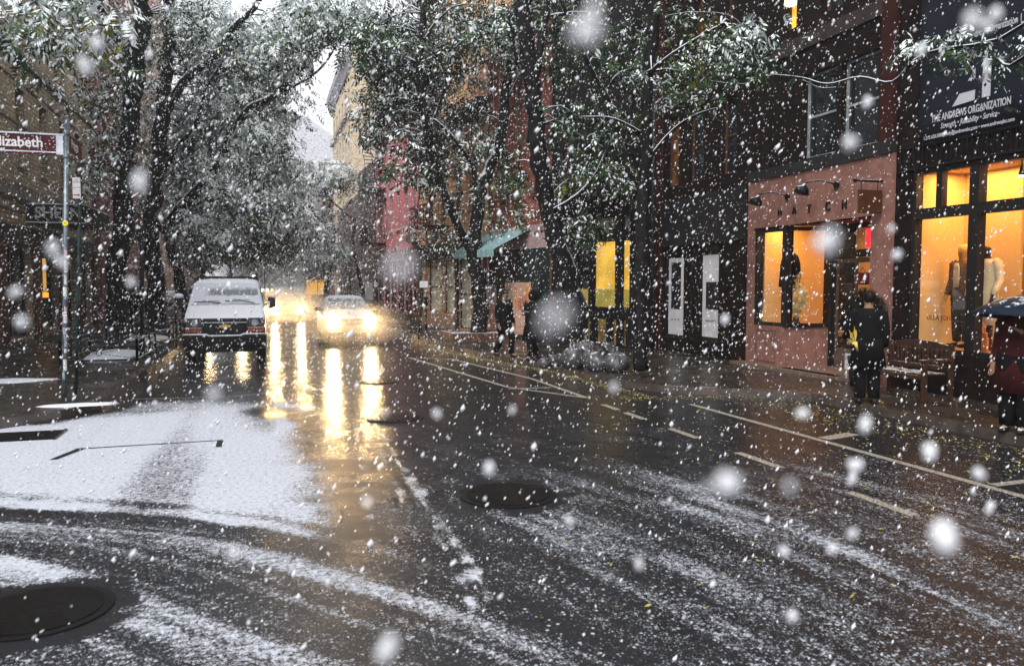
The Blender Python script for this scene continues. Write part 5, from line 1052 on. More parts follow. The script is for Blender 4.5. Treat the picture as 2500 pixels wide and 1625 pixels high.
tree_pit(-4.7, -2.9, 27.3, 30.6, 'second low iron tree guard around the nearest left trunk', '')
tree_pit(-4.8, -2.95, 33.0, 36.5, 'third low iron tree guard around the second left trunk', '')
ip = empty('raised_planter', (6.9, 26.4, SW), 0, 'raised timber edged planter with snow round the forked tree', 'planter')
mb = MB(); 
for a, b in (((-1.0, -.9), (1.1, -.82)), ((-1.0, .82), (1.1, .9)), ((-1.0, -.82), (-.9, .82)), ((1.0, -.82), (1.1, .82))): mb.box((a[0], a[1], 0), (b[0], b[1], .24))
mb.build('edging', mat('wet_timber', (.10, .05, .03), .5, snow=.9), ip); mb = MB(); mb.box((-.9, -.82, .1), (1.0, .82, .2)); mb.build('soil', mat('soil_with_snow', (.02, .015, .012), .9, snow=.9, snow_noise=1.2), ip)
pl = empty('white_planter_box', (-4.3, 40.5, SW), 0, 'pale square planter box beyond the second tree guard', 'planter')
mb = MB(); mb.box((-.5, -.5, 0), (.5, .5, .8)); mb.box((-.55, -.55, .8), (.55, .55, .86)); mb.build('box', mat('pale_planter', (.4, .38, .34), .7, snow=.8), pl, bevel=.01); mb = MB(); mb.ell((0, 0, 1.0), (.45, .45, .3)); mb.build('shrub', mat('snowy_shrub', (.03, .05, .02), .8, snow=.2, snow_noise=1.2), pl)
# ------------------------------------------------------------------ street furniture
sp_ = G(157, 978, SW); SX, SY = sp_
pole = empty('street_sign_pole', (SX, SY, SW), 0, 'galvanised pole plastered with stickers carrying the brown street name sign, front left corner', 'sign post')
top = PY(163, 290, SY).z - SW; LX = PY(163, 290, SY).x - SX; lean = lambda z: LX * z / top
mb = MB(); mb.tube([(0, 0, 0), (LX * .5, 0, top * .5), (LX, 0, top)], .038, 12); mb.tube([(LX, 0, top), (LX, 0, top + .05)], [.048, .02], 10); mb.build('post', M_galv, pole)
zc = PY(80, 352, SY).z - SW; ox = lean(zc) - .02
mb = MB(); mb.box((ox - 1.42, -.02, zc - .155), (ox - .02, .005, zc + .155)); sg = mb.build('name_plate', mat('brown_sign', (.06, .012, .014), .5, var=.3, vscale=10), pole)
mb = MB(); mb.box((ox - 1.42, -.035, zc + .15), (ox - .0, .02, zc + .175)); mb.box((ox - .12, -.028, zc - .15), (ox - .02, -.021, zc + .15)); mb.box((ox - 1.4, -.024, zc - .125), (ox - .12, -.0205, zc - .105))
mb.build('snow_edge', mat('clinging_snow', SNOWC, .9, bump=.8, bscale=40), sg)
sp2 = snowspeck = MB(); r_ = random.Random(5)
for i in range(150):
    x = ox - 1.4 + 1.3 * r_.random(); z = zc - .15 + .3 * (r_.random() ** (.6 if i % 2 else 1.7)); s = r_.uniform(.004, .014); sp2.ell((x, -.024, z), (s, .006, s * .8), nu=6, nv=4)
sp2.build('snow_specks', M_snow, sg)
M_sw = mat('sign_white', (.62, .60, .60), .6, var=.05)
text('Elizabeth', 'sign_lettering', .214, M_sw, pole, (ox - .30, -.026, zc + .02), RT, .001, align='RIGHT', bold=.005, sx=.92); text('Street', 'sign_lettering', .085, M_sw, pole, (ox - .93, -.026, zc - .13 + .035), RT, .001, bold=.002)
mb = MB(); mb.box((ox + .01, .03, zc - .06), (ox + .025, 1.1, zc + .20)); s2 = mb.build('side_name_plate', mat('brown_sign', (.06, .012, .014), .5), pole)
text('Prince', 'sign_lettering', .2, M_sw, pole, (ox + .029, .55, zc + .08), (R(90), 0, R(90)), .001, bold=.003); text('Prince', 'sign_lettering', .2, M_sw, pole, (ox + .006, .55, zc + .08), (R(90), 0, R(-90)), .001, bold=.003)
mb = MB()
for z in (zc + .19, zc - .17): mb.disc((lean(z), 0, z), .052, 'z', 12, 0, .04)
mb.build('clamp', M_galv, pole)
r_ = random.Random(9); cols = [(.45, .45, .45), (.25, .27, .3), (.5, .36, .38), (.08, .08, .09), (.55, .55, .52), (.2, .3, .34)]
z = .35
k = 0
while z < 2.35:
    h = r_.uniform(.05, .20); w = r_.uniform(.035, .04); a0 = r_.uniform(-2.3, -1.5); c = cols[r_.randrange(6)]; mb = MB(); xx = lean(z + h / 2)
    R0 = .0393 + .0006 * (k % 3); na = 7; a1 = a0 + r_.uniform(.9, 1.7)
    vs = [(xx + R0 * math.cos(a0 + (a1 - a0) * i / na), R0 * math.sin(a0 + (a1 - a0) * i / na), zz_) for zz_ in (z, z + h) for i in range(na + 1)]
    mb.add(vs, [(i, i + 1, i + na + 2, i + na + 1) for i in range(na)]); k += 1
    mb.build('sticker', mat('sticker_%s' % ('grey', 'slate', 'rose', 'black', 'cream', 'teal')[cols.index(c)], c, .5, var=.5, vscale=45), pole, fix=False); z += h + r_.uniform(-.02, .05)
zy = PY(162, 545, SY).z - SW; mb = MB(); mb.disc((lean(zy), -.043, zy), .042, 'y', 20, 0, .006); ys_ = mb.build('round_sticker', mat('yellow_sticker', (.75, .62, .02), .5, var=.05), pole); text('eu', 'sticker_lettering', .04, M_black, pole, (lean(zy), -.0475, zy), RT, .0005)
zl = PY(158, 766, SY).z - SW; mb = MB(); mb.box((lean(zl) - .03, -.0415, zl - .03), (lean(zl) + .03, -.0405, zl + .03)); mb.build('sticker', M_sw, pole); text('LIWI', 'sticker_lettering', .035, M_black, pole, (lean(zl), -.0425, zl), RT, .0005, bold=.001)
p2 = G(185, 962, SW)
pole2 = empty('parking_sign_pole', (p2[0], p2[1], SW), 0, 'thin dark green post with a white and red parking sign behind the street sign pole', 'sign post')
t2 = PY(197, 432, p2[1]).z - SW; L2 = PY(197, 432, p2[1]).x - p2[0]; mb = MB(); mb.tube([(0, 0, 0), (L2, 0, t2)], .028, 8); mb.build('post', mat('green_post', (.015, .035, .032), .5, snow=.8, var=.9, vscale=20), pole2)
za, zb_ = PY(185, 485, p2[1]).z - SW, PY(185, 434, p2[1]).z - SW
mb = MB(); mb.box((L2 - .12, -.04, za), (L2 + .0, -.035, zb_)); pp = mb.build('panel', M_sw, pole2); M_red = mat('sign_red', (.35, .03, .04), .5)
text('NO\nPARKING', 'sign_lettering', .032, M_red, pole2, (L2 - .06, -.042, zb_ - .06), RT, .0005); text('ANYTIME', 'sign_lettering', .028, M_red, pole2, (L2 - .06, -.042, zb_ - .17), RT, .0005)
mb = MB(); mb.prism([(L2 + a_, za + b_) for a_, b_ in ((-.11, .05), (-.04, .05), (-.04, .035), (-.01, .058), (-.04, .08), (-.04, .065), (-.11, .065))], -.0425, -.041, 'xz'); mb.build('red_arrow', M_red, pole2)
def post(px, py, topx, topy, r, label, cat='post', name='sign_post', panel=None, z=SW):
    a = G(px, py, z); q = PY(topx, topy, a[1]); o = empty(name, (*a, z), 0, label, cat)
    mb = MB(); mb.tube([(0, 0, 0), (q.x - a[0], 0, q.z - z)], r, 8); mb.build('post', M_black, o)
    if panel: w, h = panel; mb = MB(); mb.box((q.x - a[0] - w / 2, -.05, q.z - z - h), (q.x - a[0] + w / 2, -r - .005, q.z - z)); mb.build('panel', M_white, o)
    return o
post(345, 870, 347, 545, .055, 'plain black post rising between the two left trunks')
pr_ = post(1022, 828, 1034, 686, .03, 'leaning parking sign post on the right pavement before the tan building', panel=(.28, .22))
post(885, 790, 900, 690, .035, 'thin post with a pale sign before the pink house', panel=(.35, .8))
post(430, 850, 428, 700, .02, 'thin pale stake beside the kerb left of the van')
pm = empty('parking_meter', (*G(1040, 815, SW), SW), 0, 'snow topped parking meter to the right of the leaning sign post', 'parking meter')
# bench
bx, by = G(2235, 968, SW)
be = empty('park_bench', (10.35, 11.25, SW), R(-90), 'slatted wooden bench standing against the corner shop below its amber window', 'bench')
M_wood = mat('weathered_teak', (.040, .020, .012), .6, var=.4, vscale=12, snow=1.0, snow_noise=.35)
mb = MB()
for i in range(4): mb.box((-.0, -.45 + i * .115, .42), (1.25, -.36 + i * .115, .45))
mb.box((0, -.47, .35), (1.25, -.45, .42)); mb.build('seat', M_wood, be)
mb = MB(); mb.prism([(.0, .88), (.3, .93), (.62, .945), (.95, .93), (1.25, .88), (1.25, .80), (.0, .80)], .06, .10, 'xz'); mb.box((0, .03, .48), (1.25, .07, .55))
for i in range(13): mb.box((.05 + i * .093, .045, .55), (.09 + i * .093, .075, .81))
mb.build('backrest', M_wood, be)
for x in (-.03, 1.25):
    mb = MB(); mb.box((x, .02, 0), (x + .06, .09, .9)); mb.build('leg', M_wood, be); mb = MB(); mb.box((x, -.50, 0), (x + .06, -.43, .64)); mb.build('leg', M_wood, be)
    mb = MB(); mb.box((x - .01, -.55, .64), (x + .07, .02, .68)); mb.build('armrest', M_wood, be)
# potted bush
pb = empty('potted_bush', (10.45, 11.95, SW), 0, 'round clipped bush in a dark pot between the shop entrance and the bench', 'potted plant')
mb = MB(); mb.tube([(0, 0, 0), (0, 0, .55)], [.22, .28], 16); mb.build('pot', mat('dark_pot', (.02, .02, .02), .6), pb); mb = MB(); mb.tube([(0, 0, .5), (.02, .01, 1.0)], .03, 6); mb.build('stem', M_bark, pb)
C = rng.normal(0, 1, (900, 3)); C /= np.linalg.norm(C, axis=1)[:, None]; C = C * np.array([.36, .36, .45]) * (rng.random((900, 1)) ** .4) + np.array([0, 0, 1.4]); v_, f_, mi_ = spray_mesh(C, .10, 7, .03)
fast_mesh('foliage', v_, f_, [mat('dark_box_leaf', (.006, .010, .006), .7, var=.4)], None, parent=pb)
# rubbish bags
M_bag = mat('black_bag_plastic', (.05, .05, .056), .22, var=.3, spec=.8, snow=.92, snow_noise=.35, snow_scale=11, coat=.5)
def bag(px, py, s, label, seed, sq=1., lean=0., z=SW, knot=True, zo=0.):
    r_ = random.Random(seed); a = G(px, py, z); o = empty('rubbish_bag', (a[0], a[1], z + zo), r_.uniform(0, 3), label, 'rubbish bag', 'pile of rubbish bags on the kerb')
    nu, nv = 36, 18; ph = [r_.uniform(0, 6.28) for _ in range(8)]; rs = []
    for j in range(nv + 1):
        t = j / nv; zz_ = t; prof = math.sin(math.pi * min(1, t * .78 + .17)) ** .6 if t < .93 else .10 + (1 - t) * 1.2
        ring = []
        for i in range(nu):
            th = 2 * math.pi * i / nu
            w = 1 + .05 * math.sin(3 * th + ph[0] + t * 4) + .04 * math.sin(5 * th + ph[1] - t * 6) + .05 * (t ** 1.5) * math.sin(11 * th + ph[2]) + .03 * math.sin(17 * th + ph[3] + t * 9) * t + .02 * math.sin(23 * th + 9 * t)
            ring.append((prof * w * .5 * math.cos(th) + lean * t, prof * w * .5 * sq * math.sin(th), zz_ * .78 + .02 * math.sin(4 * th + ph[4])))
        rs.append(ring)
    mb = MB(); mb.rings([[(x * s, y * s, z_ * s) for x, y, z_ in r2] for r2 in rs]); b = mb.build('bag_body', M_bag, o)
    if knot: mb = MB(); mb.tube([(lean * s, 0, .77 * s), (lean * s + .02, 0, .82 * s), (lean * s + .05, .02, .90 * s)], [.05 * s, .03 * s, .09 * s], 9, wob=.3); mb.build('knot', M_bag, o)
    return o
bag(1400, 898, .62, 'big grey sheened rubbish bag with a gathered top, left front of the pile', 1)
bag(1462, 905, .58, 'rubbish bag in the middle of the pile, leaning right', 2, lean=.3)
bag(1505, 908, .56, 'rubbish bag at the right end of the pile', 3)
bag(1430, 880, .66, 'rubbish bag at the back of the pile', 4)
bag(1352, 893, .34, 'small crumpled rubbish bag left of the big one', 5)
bag(1328, 897, .30, 'smallest snow dusted bag at the left end of the pile', 6)
bag(1482, 878, .60, 'rubbish bag behind the right end of the pile', 8, lean=-.2)
# long flat cardboard on the pile
cb = empty('folded_cardboard', (*G(1465, 900, SW), SW), R(20), 'long folded cardboard leaning diagonally across the rubbish bags', 'cardboard')
mb = MB(); mb.bar((-.35, -.30, .62), (.30, -.38, .08), .16, .025); mb.build('board', mat('grey_card', (.10, .10, .11), .6, snow=.7, snow_noise=.6), cb)
# manhole covers
def manhole(px, py, r, label, z=.006):
    a = G(px, py); o = empty('manhole_cover', (a[0], a[1], 0), 0, label, 'manhole cover', 'round covers in the road')
    mb = MB(); mb.tube([(0, 0, .001), (0, 0, .010)], r, 36, smooth=False); mb.build('ring', mat('wet_iron', (.012, .012, .013), .28, .4), o)
    mb = MB(); mb.tube([(0, 0, .010), (0, 0, .016)], r * .86, 36, smooth=False); lid = mb.build('lid', mat('wet_iron_lid', (.005, .005, .005), .2, .0, bump=.5, bscale=9), o)
    if r > .43 or px < 200: return o
    mb = MB()
    for i in range(-4, 5):
        for j in range(-4, 5):
            if (i * i + j * j) < 17: mb.box((i * r * .17 - .02, j * r * .17 - .02, .016), (i * r * .17 + .02, j * r * .17 + .02, .020))
    mb.build('raised_pattern', MATS['wet_iron'], lid); return o
manhole(925, 931, .42, 'farthest round manhole cover, in the headlight reflection'); manhole(965, 1020, .42, 'round manhole cover where the wheel tracks begin, nearer than the first')
manhole(1240, 1208, .46, 'large dark wet manhole cover in the middle foreground'); manhole(95, 1492, .42, 'dark manhole cover at the left edge of the foreground')
# drain grate and trench plate
a = G(60, 1066); dg = empty('drain_grate', (a[0] - .1, a[1], 0), 0, 'snow rimmed drain grate by the left kerb corner', 'drain grate')
mb = MB()
for i in range(9): mb.box((-.75, -.28 + i * .07, .004), (.5, -.25 + i * .07, .022))
mb.box((-.78, -.32, .002), (-.75, .36, .026)); mb.box((.5, -.32, .002), (.53, .36, .026)); mb.build('bars', mat('wet_iron', (.012, .012, .013), .28, .4, snow=None), dg)
mb = MB(); mb.box((-.74, -.3, .0015), (.49, .34, .0035)); mb.build('pit_shade', mat('pit_shade_black', (.004, .004, .004), .9), dg)  # flat black sheet painting the shade below the grate bars
a, b = G(130, 1118), G(545, 1075)
tp = empty('utility_cover', ((a[0] + b[0]) / 2, b[1], 0), 0, 'rectangular utility cover outlined dark in the snow', 'utility cover')
mb = MB(); w = (b[0] - a[0]) / 2
mb.quad((-w * .85, -.05, .006), (w, 0, .006), (w, .03, .006), (-w * .85, -.01, .006)); mb.quad((w - .07, -.42, .006), (w, -.42, .006), (w, 0, .006), (w - .07, 0, .006)); mb.quad((-w - .02, -.62, .006), (-w + .06, -.60, .006), (-w * .85 + .10, -.05, .006), (-w * .85, -.05, .006))
mb.build('dark_rim', mat('wet_iron_rim', (.01, .01, .011), .3), tp, fix=False)
# fallen leaves
def fallen_leaves():
    r = np.random.default_rng(77); P = []
    line = GL((1040, 850), (1107, 863), (1324, 902), (1596, 970)) + [(8.5, 12.2), (8.7, 8), (8.8, 4)]
    L_ = np.array(line); seg = np.hypot(*(L_[1:] - L_[:-1]).T); cum = np.concatenate([[0], np.cumsum(seg)])
    for i in range(3600):
        t = r.random() * cum[-1]; k = min(np.searchsorted(cum, t) - 1, len(seg) - 1); k = max(k, 0); u = (t - cum[k]) / seg[k]; p = L_[k] * (1 - u) + L_[k + 1] * u
        P.append((p[0] - abs(r.normal(0, .14 if p[1] > 13 else .7)) + .05, p[1] + r.normal(0, .1), .012))
    for i in range(450): P.append((r.uniform(4.2, 8.7), r.uniform(4, 12), .012))
    for i in range(900): P.append((r.uniform(7, 10.6), r.uniform(8, 20), SW + .012))
    for i in range(260): P.append((r.uniform(1, 6), r.uniform(4, 14), .012))
    P = np.array(P); n = len(P); az = r.random(n) * 6.28; l = r.uniform(.012, .028, n); w = l * .45; d = np.stack([np.cos(az), np.sin(az), r.normal(0, .15, n)], 1); s = np.stack([-np.sin(az), np.cos(az), r.normal(0, .2, n)], 1)
    V = np.stack([P - d * l[:, None], P + s * w[:, None], P + d * l[:, None], P - s * w[:, None]], 1).reshape(-1, 3); F = np.arange(len(V)).reshape(-1, 4)
    mi = (r.random(n) < .35).astype(int); o = fast_mesh('fallen_leaves', V, F, [mat('yellow_leaf', (.30, .25, .05), .5, var=.5, vscale=2), mat('pale_leaf', (.28, .28, .22), .5, var=.4, vscale=2)], mi); tag(o, 'small yellow leaves strewn along the right gutter and parking lane', kind='stuff')
fallen_leaves()
# ------------------------------------------------------------------ people
def skin_obj(name, verts, edges, radii, m, parent, root=0, sub=1):
    me = bpy.data.meshes.new(name); me.from_pydata([tuple(v) for v in verts], edges, []); o = bpy.data.objects.new(name, me); COL.objects.link(o)
    md = o.modifiers.new('skin', 'SKIN'); md.use_smooth_shade = True
    if not me.skin_vertices: me.attributes.new if False else None
    sv = me.skin_vertices[0].data if me.skin_vertices else me.skin_vertices.new().data if hasattr(me.skin_vertices, 'new') else None
    if sv is None: raise RuntimeError('no skin layer')
    for i, r in enumerate(radii): rr = r if isinstance(r, tuple) else (r, r); sv[i].radius = rr; sv[i].use_root = (i == root)
    s = o.modifiers.new('sub', 'SUBSURF'); s.levels = s.render_levels = sub
    me.materials.append(m); o.parent = parent; return o
def figure(name, label, loc, rz, h=1.72, arms=None, legs=None, skin=(.25, .15, .10), coat=None, coat_len=.62, coat_m=None, trous_m=None, hair_m=None, head=(0, 0), cat='person', group=None, top_m=None, hat=None, shoes=True, hood=False, sleeves=True, wide=1.):
    k = h / 1.75; root = empty(name, loc, rz, label, cat, group)
    S_ = lambda p: Vector((p[0] * k, p[1] * k, p[2] * k))
    arms = arms or {}; legs = legs or {}
    V_, E_, Rr = [], [], []
    def v(p, r): V_.append(S_(p)); Rr.append(tuple(a * k for a in r) if isinstance(r, tuple) else r * k); return len(V_) - 1
    def e(a, b): E_.append((a, b)); return b
    pel = v((0, 0, .95), (.135, .10)); sp = e(pel, v((0, .005, 1.12), (.12, .085))); ch = e(sp, v((0, .01, 1.32), (.14, .10))); nk = e(ch, v((0, .015, 1.47), .055))
    hx, hy = head; j = e(nk, v((hx * .3, -.015 + hy * .3, 1.56), (.062, .07))); hd = e(j, v((hx * .6, -.005 + hy * .6, 1.635), (.078, .098))); tp_ = e(hd, v((hx, .0 + hy, 1.70), (.062, .078)))
    nose = e(hd, v((hx * .6, -.105 + hy * .6, 1.62), .012))
    for s in (-1, 1):
        ear = e(hd, v((hx * .6 + s * .085, .0 + hy * .6, 1.63), .012))
        A = arms.get(s, [(s * .19, .01, 1.42), (s * .25, .03, 1.15), (s * .26, -.06, .90)])
        a0 = e(ch, v(A[0], .055)); a1 = e(a0, v(A[1], .042)); a2 = e(a1, v(A[2], .028)); d = (Vector(A[2]) - Vector(A[1])).normalized(); hd_ = e(a2, v(tuple(Vector(A[2]) + d * .07), (.034, .018)))
        sd_ = d.cross(Vector((0, 0, 1)) if abs(d.z) < .8 else Vector((0, 1, 0))).normalized()
        for q, (of, ln) in enumerate(((-.026, .075), (-.009, .088), (.009, .082), (.026, .065))):
            b0 = e(hd_, v(tuple(Vector(A[2]) + d * .10 + sd_ * of), .0085)); b1 = e(b0, v(tuple(Vector(A[2]) + d * (.10 + ln * .6) + sd_ * of * 1.1), .0075)); e(b1, v(tuple(Vector(A[2]) + d * (.10 + ln * .9) + sd_ * of + Vector((0, -.02, -.01))), .006))
        t0 = e(a2, v(tuple(Vector(A[2]) + d * .03 + sd_ * .04 * s + Vector((0, -.01, 0))), .010)); e(t0, v(tuple(Vector(A[2]) + d * .075 + sd_ * .055 * s + Vector((0, -.02, 0))), .008))
        Lg = legs.get(s, [(s * .09, 0, .90), (s * .10, -.01, .50), (s * .10, .02, .09), (s * .11, -.13, .035)])
        l0 = e(pel, v(Lg[0], .085)); l1 = e(l0, v(Lg[1], .058)); l2 = e(l1, v(Lg[2], .038)); e(l2, v(Lg[3], (.042, .028)))
    skin_obj('body', V_, E_, Rr, mat('skin_%d' % int(skin[0] * 100), skin, .6, var=.05), root)
    for s in (-1, 1):
        Lg = legs.get(s, [(s * .09, 0, .90), (s * .10, -.01, .50), (s * .10, .02, .09), (s * .11, -.13, .035)])
        if shoes: mb = MB(); f0, f1 = Vector(Lg[2]), Vector(Lg[3]); rs = []; mb.ell(tuple(S_((f0 + f1) / 2 + Vector((0, -.01, -.03)))), (.05 * k, .145 * k, .045 * k), rot=math.atan2(f1.x - f0.x, -(f1.y - f0.y)) * -1 if abs(f1.x - f0.x) > .05 else 0); mb.build('shoe', M_plastic, root)
    if trous_m:
        mb = MB()
        for s in (-1, 1):
            Lg = legs.get(s, [(s * .09, 0, .90), (s * .10, -.01, .50), (s * .10, .02, .09)]); mb.tube([S_((s * .07, 0, 1.0)), S_(Lg[0]), S_(Vector(Lg[0]).lerp(Vector(Lg[1]), .5)), S_(Lg[1]), S_(Vector(Lg[1]).lerp(Vector(Lg[2]), .6)), S_(Lg[2])], [.115 * k * wide, .112 * k * wide, .10 * k * wide, .082 * k * wide, .075 * k * wide, .070 * k * wide], 14, wob=.04)
        mb.build('trousers', trous_m, root)
    if coat_m:
        mb = MB(); zb = 1.42 - coat_len; secs = [(1.49, .075, .07), (1.46, .15, .095), (1.41, .205, .12), (1.30, .205, .13), (1.12, .18, .125), (.98, .185, .13)]
        secs = [q for q in secs if q[0] > zb + .03]; bw = .19 + max(0, .95 - zb) * .14; secs.append((zb, bw, bw * .74)); nseg_ = 22; rs = []
        for q, (z, a, b_) in enumerate(secs): rs.append([S_((a * wide * math.cos(2 * math.pi * i / nseg_) * (1 + .03 * math.sin(i * 2.3 + q)), b_ * math.sin(2 * math.pi * i / nseg_) * (1 + .03 * math.sin(i * 3.1 + q)), z)) for i in range(nseg_)])
        mb.rings(rs)
        if sleeves:
            for s in (-1, 1):
                A = arms.get(s, [(s * .19, .01, 1.42), (s * .25, .03, 1.15), (s * .26, -.06, .90)]); A = [Vector(a) for a in A]
                mb.tube([S_(A[0] + Vector((-s * .03, 0, .01))), S_(A[0]), S_(A[0].lerp(A[1], .5)), S_(A[1]), S_(A[1].lerp(A[2], .6)), S_(A[2])], [.075 * k, .082 * k, .070 * k, .062 * k, .055 * k, .050 * k], 12, wob=.05)
        mb.build('coat', coat_m, root)
        if hood: mb = MB(); mb.ell(S_((hx * .6, .03 + hy * .6, 1.62)), (.13 * k, .14 * k, .165 * k)); mb.build('hood', coat_m, root)
    if hair_m and not hood: mb = MB(); mb.ell(S_((hx * .8, .022 + hy * .8, 1.665)), (.098 * k, .112 * k, .105 * k)); mb.build('hair', hair_m, root)
    return root
M_coatk = mat('black_coat', (.005, .005, .006), .9, var=.3, vscale=8); M_trk = mat('black_trousers', (.005, .005, .006), .9); M_hairk = mat('black_hair', (.008, .007, .006), .5)
w1 = G(1232, 872, SW)
walk = {1: [(.09, 0, .90), (.09, -.18, .52), (.09, -.16, .10), (.10, -.30, .06)], -1: [(-.09, 0, .90), (-.09, .02, .50), (-.09, .26, .14), (-.10, .16, .05)]}
figure('person', 'person in a black coat walking past the pink striped poster', (w1[0], w1[1], SW), R(25), 1.72, legs=walk, coat_m=M_coatk, coat_len=.75, trous_m=M_trk, hair_m=M_hairk)
w1 = G(1300, 878, SW)
figure('person', 'person in a bulky hooded dark coat walking behind the bags with hands raised', (w1[0], w1[1], SW), R(-60), 1.70, legs=walk, arms={1: [(.19, .01, 1.42), (.24, -.06, 1.18), (.10, -.26, 1.22)], -1: [(-.19, .01, 1.42), (-.24, -.06, 1.18), (-.06, -.28, 1.18)]}, coat_m=M_coatk, coat_len=.95, trous_m=M_trk, hair_m=M_hairk, hood=True, wide=1.25)
w1 = G(2115, 985, SW)
figure('person', 'person seen from behind in a black coat holding yellow flowers before the pink shop door', (w1[0], w1[1], SW), R(150), 1.76, legs={1: [(.09, 0, .9), (.10, -.02, .5), (.10, .0, .09), (.12, -.13, .035)], -1: [(-.09, 0, .9), (-.10, -.02, .5), (-.10, .03, .09), (-.12, -.10, .035)]},
       arms={1: [(.20, .01, 1.42), (.27, -.02, 1.15), (.30, -.22, 1.02)]}, coat_m=M_coatk, coat_len=.85, trous_m=M_trk, hair_m=M_hairk, wide=1.15)
fl = empty('flower_bunch', PY(2093, 835, w1[1]), 0, 'bunch of long yellow leaves held by the person in black', 'flowers')
q = PY(2088, 835, w1[1] - .1); fl.location = q
mb = MB()
for dx, dz, w_ in ((-.16, .20, .05), (-.06, .26, .045), (-.20, .06, .045), (-.12, .12, .05), (-.02, .20, .04), (-.17, .01, .035)):
    e_ = Vector((dx, -.04, dz)); m1 = e_ * .6; n_ = Vector((-dz, 0, dx)).normalized() * w_ * .5; mb.add([(0, 0, 0), m1 + n_, e_, m1 - n_, m1 + Vector((0, .02, 0))], [(0, 1, 4), (1, 2, 4), (2, 3, 4), (3, 0, 4)])
mb.tube([(0, 0, 0), (.06, .01, -.14)], [.03, .012], 8); mb.build('petal_bunch', mat('yellow_petal', (.70, .52, .10), .6, var=.2), fl)
# figure with umbrella at right edge
ub = PX(2478, 760, 9.0); 
pu = figure('person', 'person in a dark maroon coat under a navy umbrella, cut off by the right edge', (ub.x + .02, ub.y - .05, SW), R(-70), 1.72, arms={1: [(.19, .01, 1.42), (.24, -.05, 1.2), (.12, -.22, 1.30)]}, coat_m=mat('maroon_coat', (.045, .008, .008), .8, var=.3, vscale=7), coat_len=.9, trous_m=M_trk, hair_m=M_hairk, wide=1.35)
def umbrella(loc, r, label, m, tilt=(0, 0)):
    o = empty('umbrella', loc, 0, label, 'umbrella'); o.rotation_euler = (tilt[0], tilt[1], 0); mb = MB(); n = 8; rs = []
    for q in (1., .8, .55, .3, .06):
        rs.append([]); 
        for i in range(n * 3):
            th = 2 * math.pi * i / (n * 3); sc = 1 - (.055 * q if i % 3 else 0); rs[-1].append((r * q * sc * math.cos(th), r * q * sc * math.sin(th), r * .42 * (1 - q ** 2.1)))
    mb.rings(rs, caps=False); c = mb.build('canopy', m, o, fix=False); s_ = c.modifiers.new('t', 'SOLIDIFY'); s_.thickness = .004
    mb = MB(); mb.tube([(0, 0, r * .5), (0, 0, -.62)], .009, 8); mb.tube([(0, 0, -.62), (0, 0, -.72), (.03, 0, -.75), (.05, 0, -.72)], .013, 8); mb.build('shaft', M_black, o)
    for i in range(n): th = 2 * math.pi * i / n; mb = MB(); mb.bar((0, 0, r * .36), (r * .97 * math.cos(th), r * .97 * math.sin(th), .0), .006); mb.build('rib', M_black, o)
    return o
umbrella((ub.x + .12, ub.y - .1, PX(2480, 778, 9.0).z), .68, 'navy blue umbrella with a little snow held at the right edge', mat('navy_canopy', (.006, .012, .024), .5, snow=.98, snow_noise=.35), (0, R(6)))
u5 = G(325, 800, SW); u5 = (PY(325, 700, 36).x, 36)
figure('person', 'person in dark clothes standing under a snowy umbrella between the left trunks', (u5[0], u5[1], SW), R(0), 1.68, coat_m=M_coatk, coat_len=.8, trous_m=M_trk, hair_m=M_hairk, arms={1: [(.19, .01, 1.42), (.22, -.06, 1.2), (.08, -.16, 1.35)]})
umbrella((u5[0] + .02, u5[1] - .1, PY(325, 700, 36).z), .50, 'snow covered umbrella between the two left trunks', mat('snowy_canopy', (.10, .10, .14), .7, snow=.25, snow_noise=.3))
# mannequins in the amber window
def mannequin(px, label, headc, coat_m, clen, tr_m, hair, x=11.65, **kw):
    q = PX(px, 700, x); return figure('mannequin', label, (x, q.y, .9), R(-90) + kw.pop('rz', 0), 1.78, skin=headc, coat_m=coat_m, coat_len=clen, trous_m=tr_m, hair_m=hair, cat='mannequin', group='dressed mannequins in the amber window', **kw)
# local -Y faces the street (-x): rz = -90
m1 = mannequin(2350, 'headed mannequin with golden head, brown blazer and dark trousers in the amber window', (.45, .22, .06), mat('brown_blazer', (.12, .075, .04), .8, var=.3, vscale=20), .62, mat('dark_green_trousers', (.035, .03, .022), .8), mat('gold_head', (.65, .38, .10), .6))
mb = MB(); rs = []
for z, a in ((1.44, .045), (1.36, .075), (1.2, .075), (1.02, .07)): rs.append([(a * 1.02 * math.cos(t_) , -.145 - .012 * math.cos(t_ * 1.0) + .02 * math.sin(t_), z * 1.017) for t_ in [2 * math.pi * i / 10 for i in range(10)]])
mb.rings(rs); mb.build('blouse', mat('cream_blouse', (.62, .50, .32), .8), m1)
m2 = mannequin(2406, 'mannequin with dark head in a long cream smock dress carrying a beaded bag', (.05, .02, .012), mat('cream_dress', (.68, .55, .36), .8, var=.12, vscale=9), 1.0, None, None, x=11.45, arms={-1: [(-.19, .01, 1.42), (-.26, .0, 1.15), (-.25, -.10, .88)], 1: [(.19, .01, 1.42), (.27, .0, 1.15), (.26, -.12, .90)]}, head=(.0, -.02), wide=1.15)
hb2 = empty('beaded_handbag', PX(2388, 870, 11.2), 0, 'orange beaded handbag hanging in front of the cream dress', 'handbag')
q = PX(2392, 868, 11.2); hb2.location = q
mb = MB()
for j in range(9):
    hw = 6 if j < 7 else 5
    for i in range(hw): mb.ell((-.0 + .012 * (i % 2), (i - (hw - 1) / 2) * .052, .03 + j * .042), (.03, .028, .024), nu=8, nv=6)
hbb = mb.build('bag_body', mat('orange_beads', (.55, .16, .05), .4, var=.3, vscale=20), hb2)
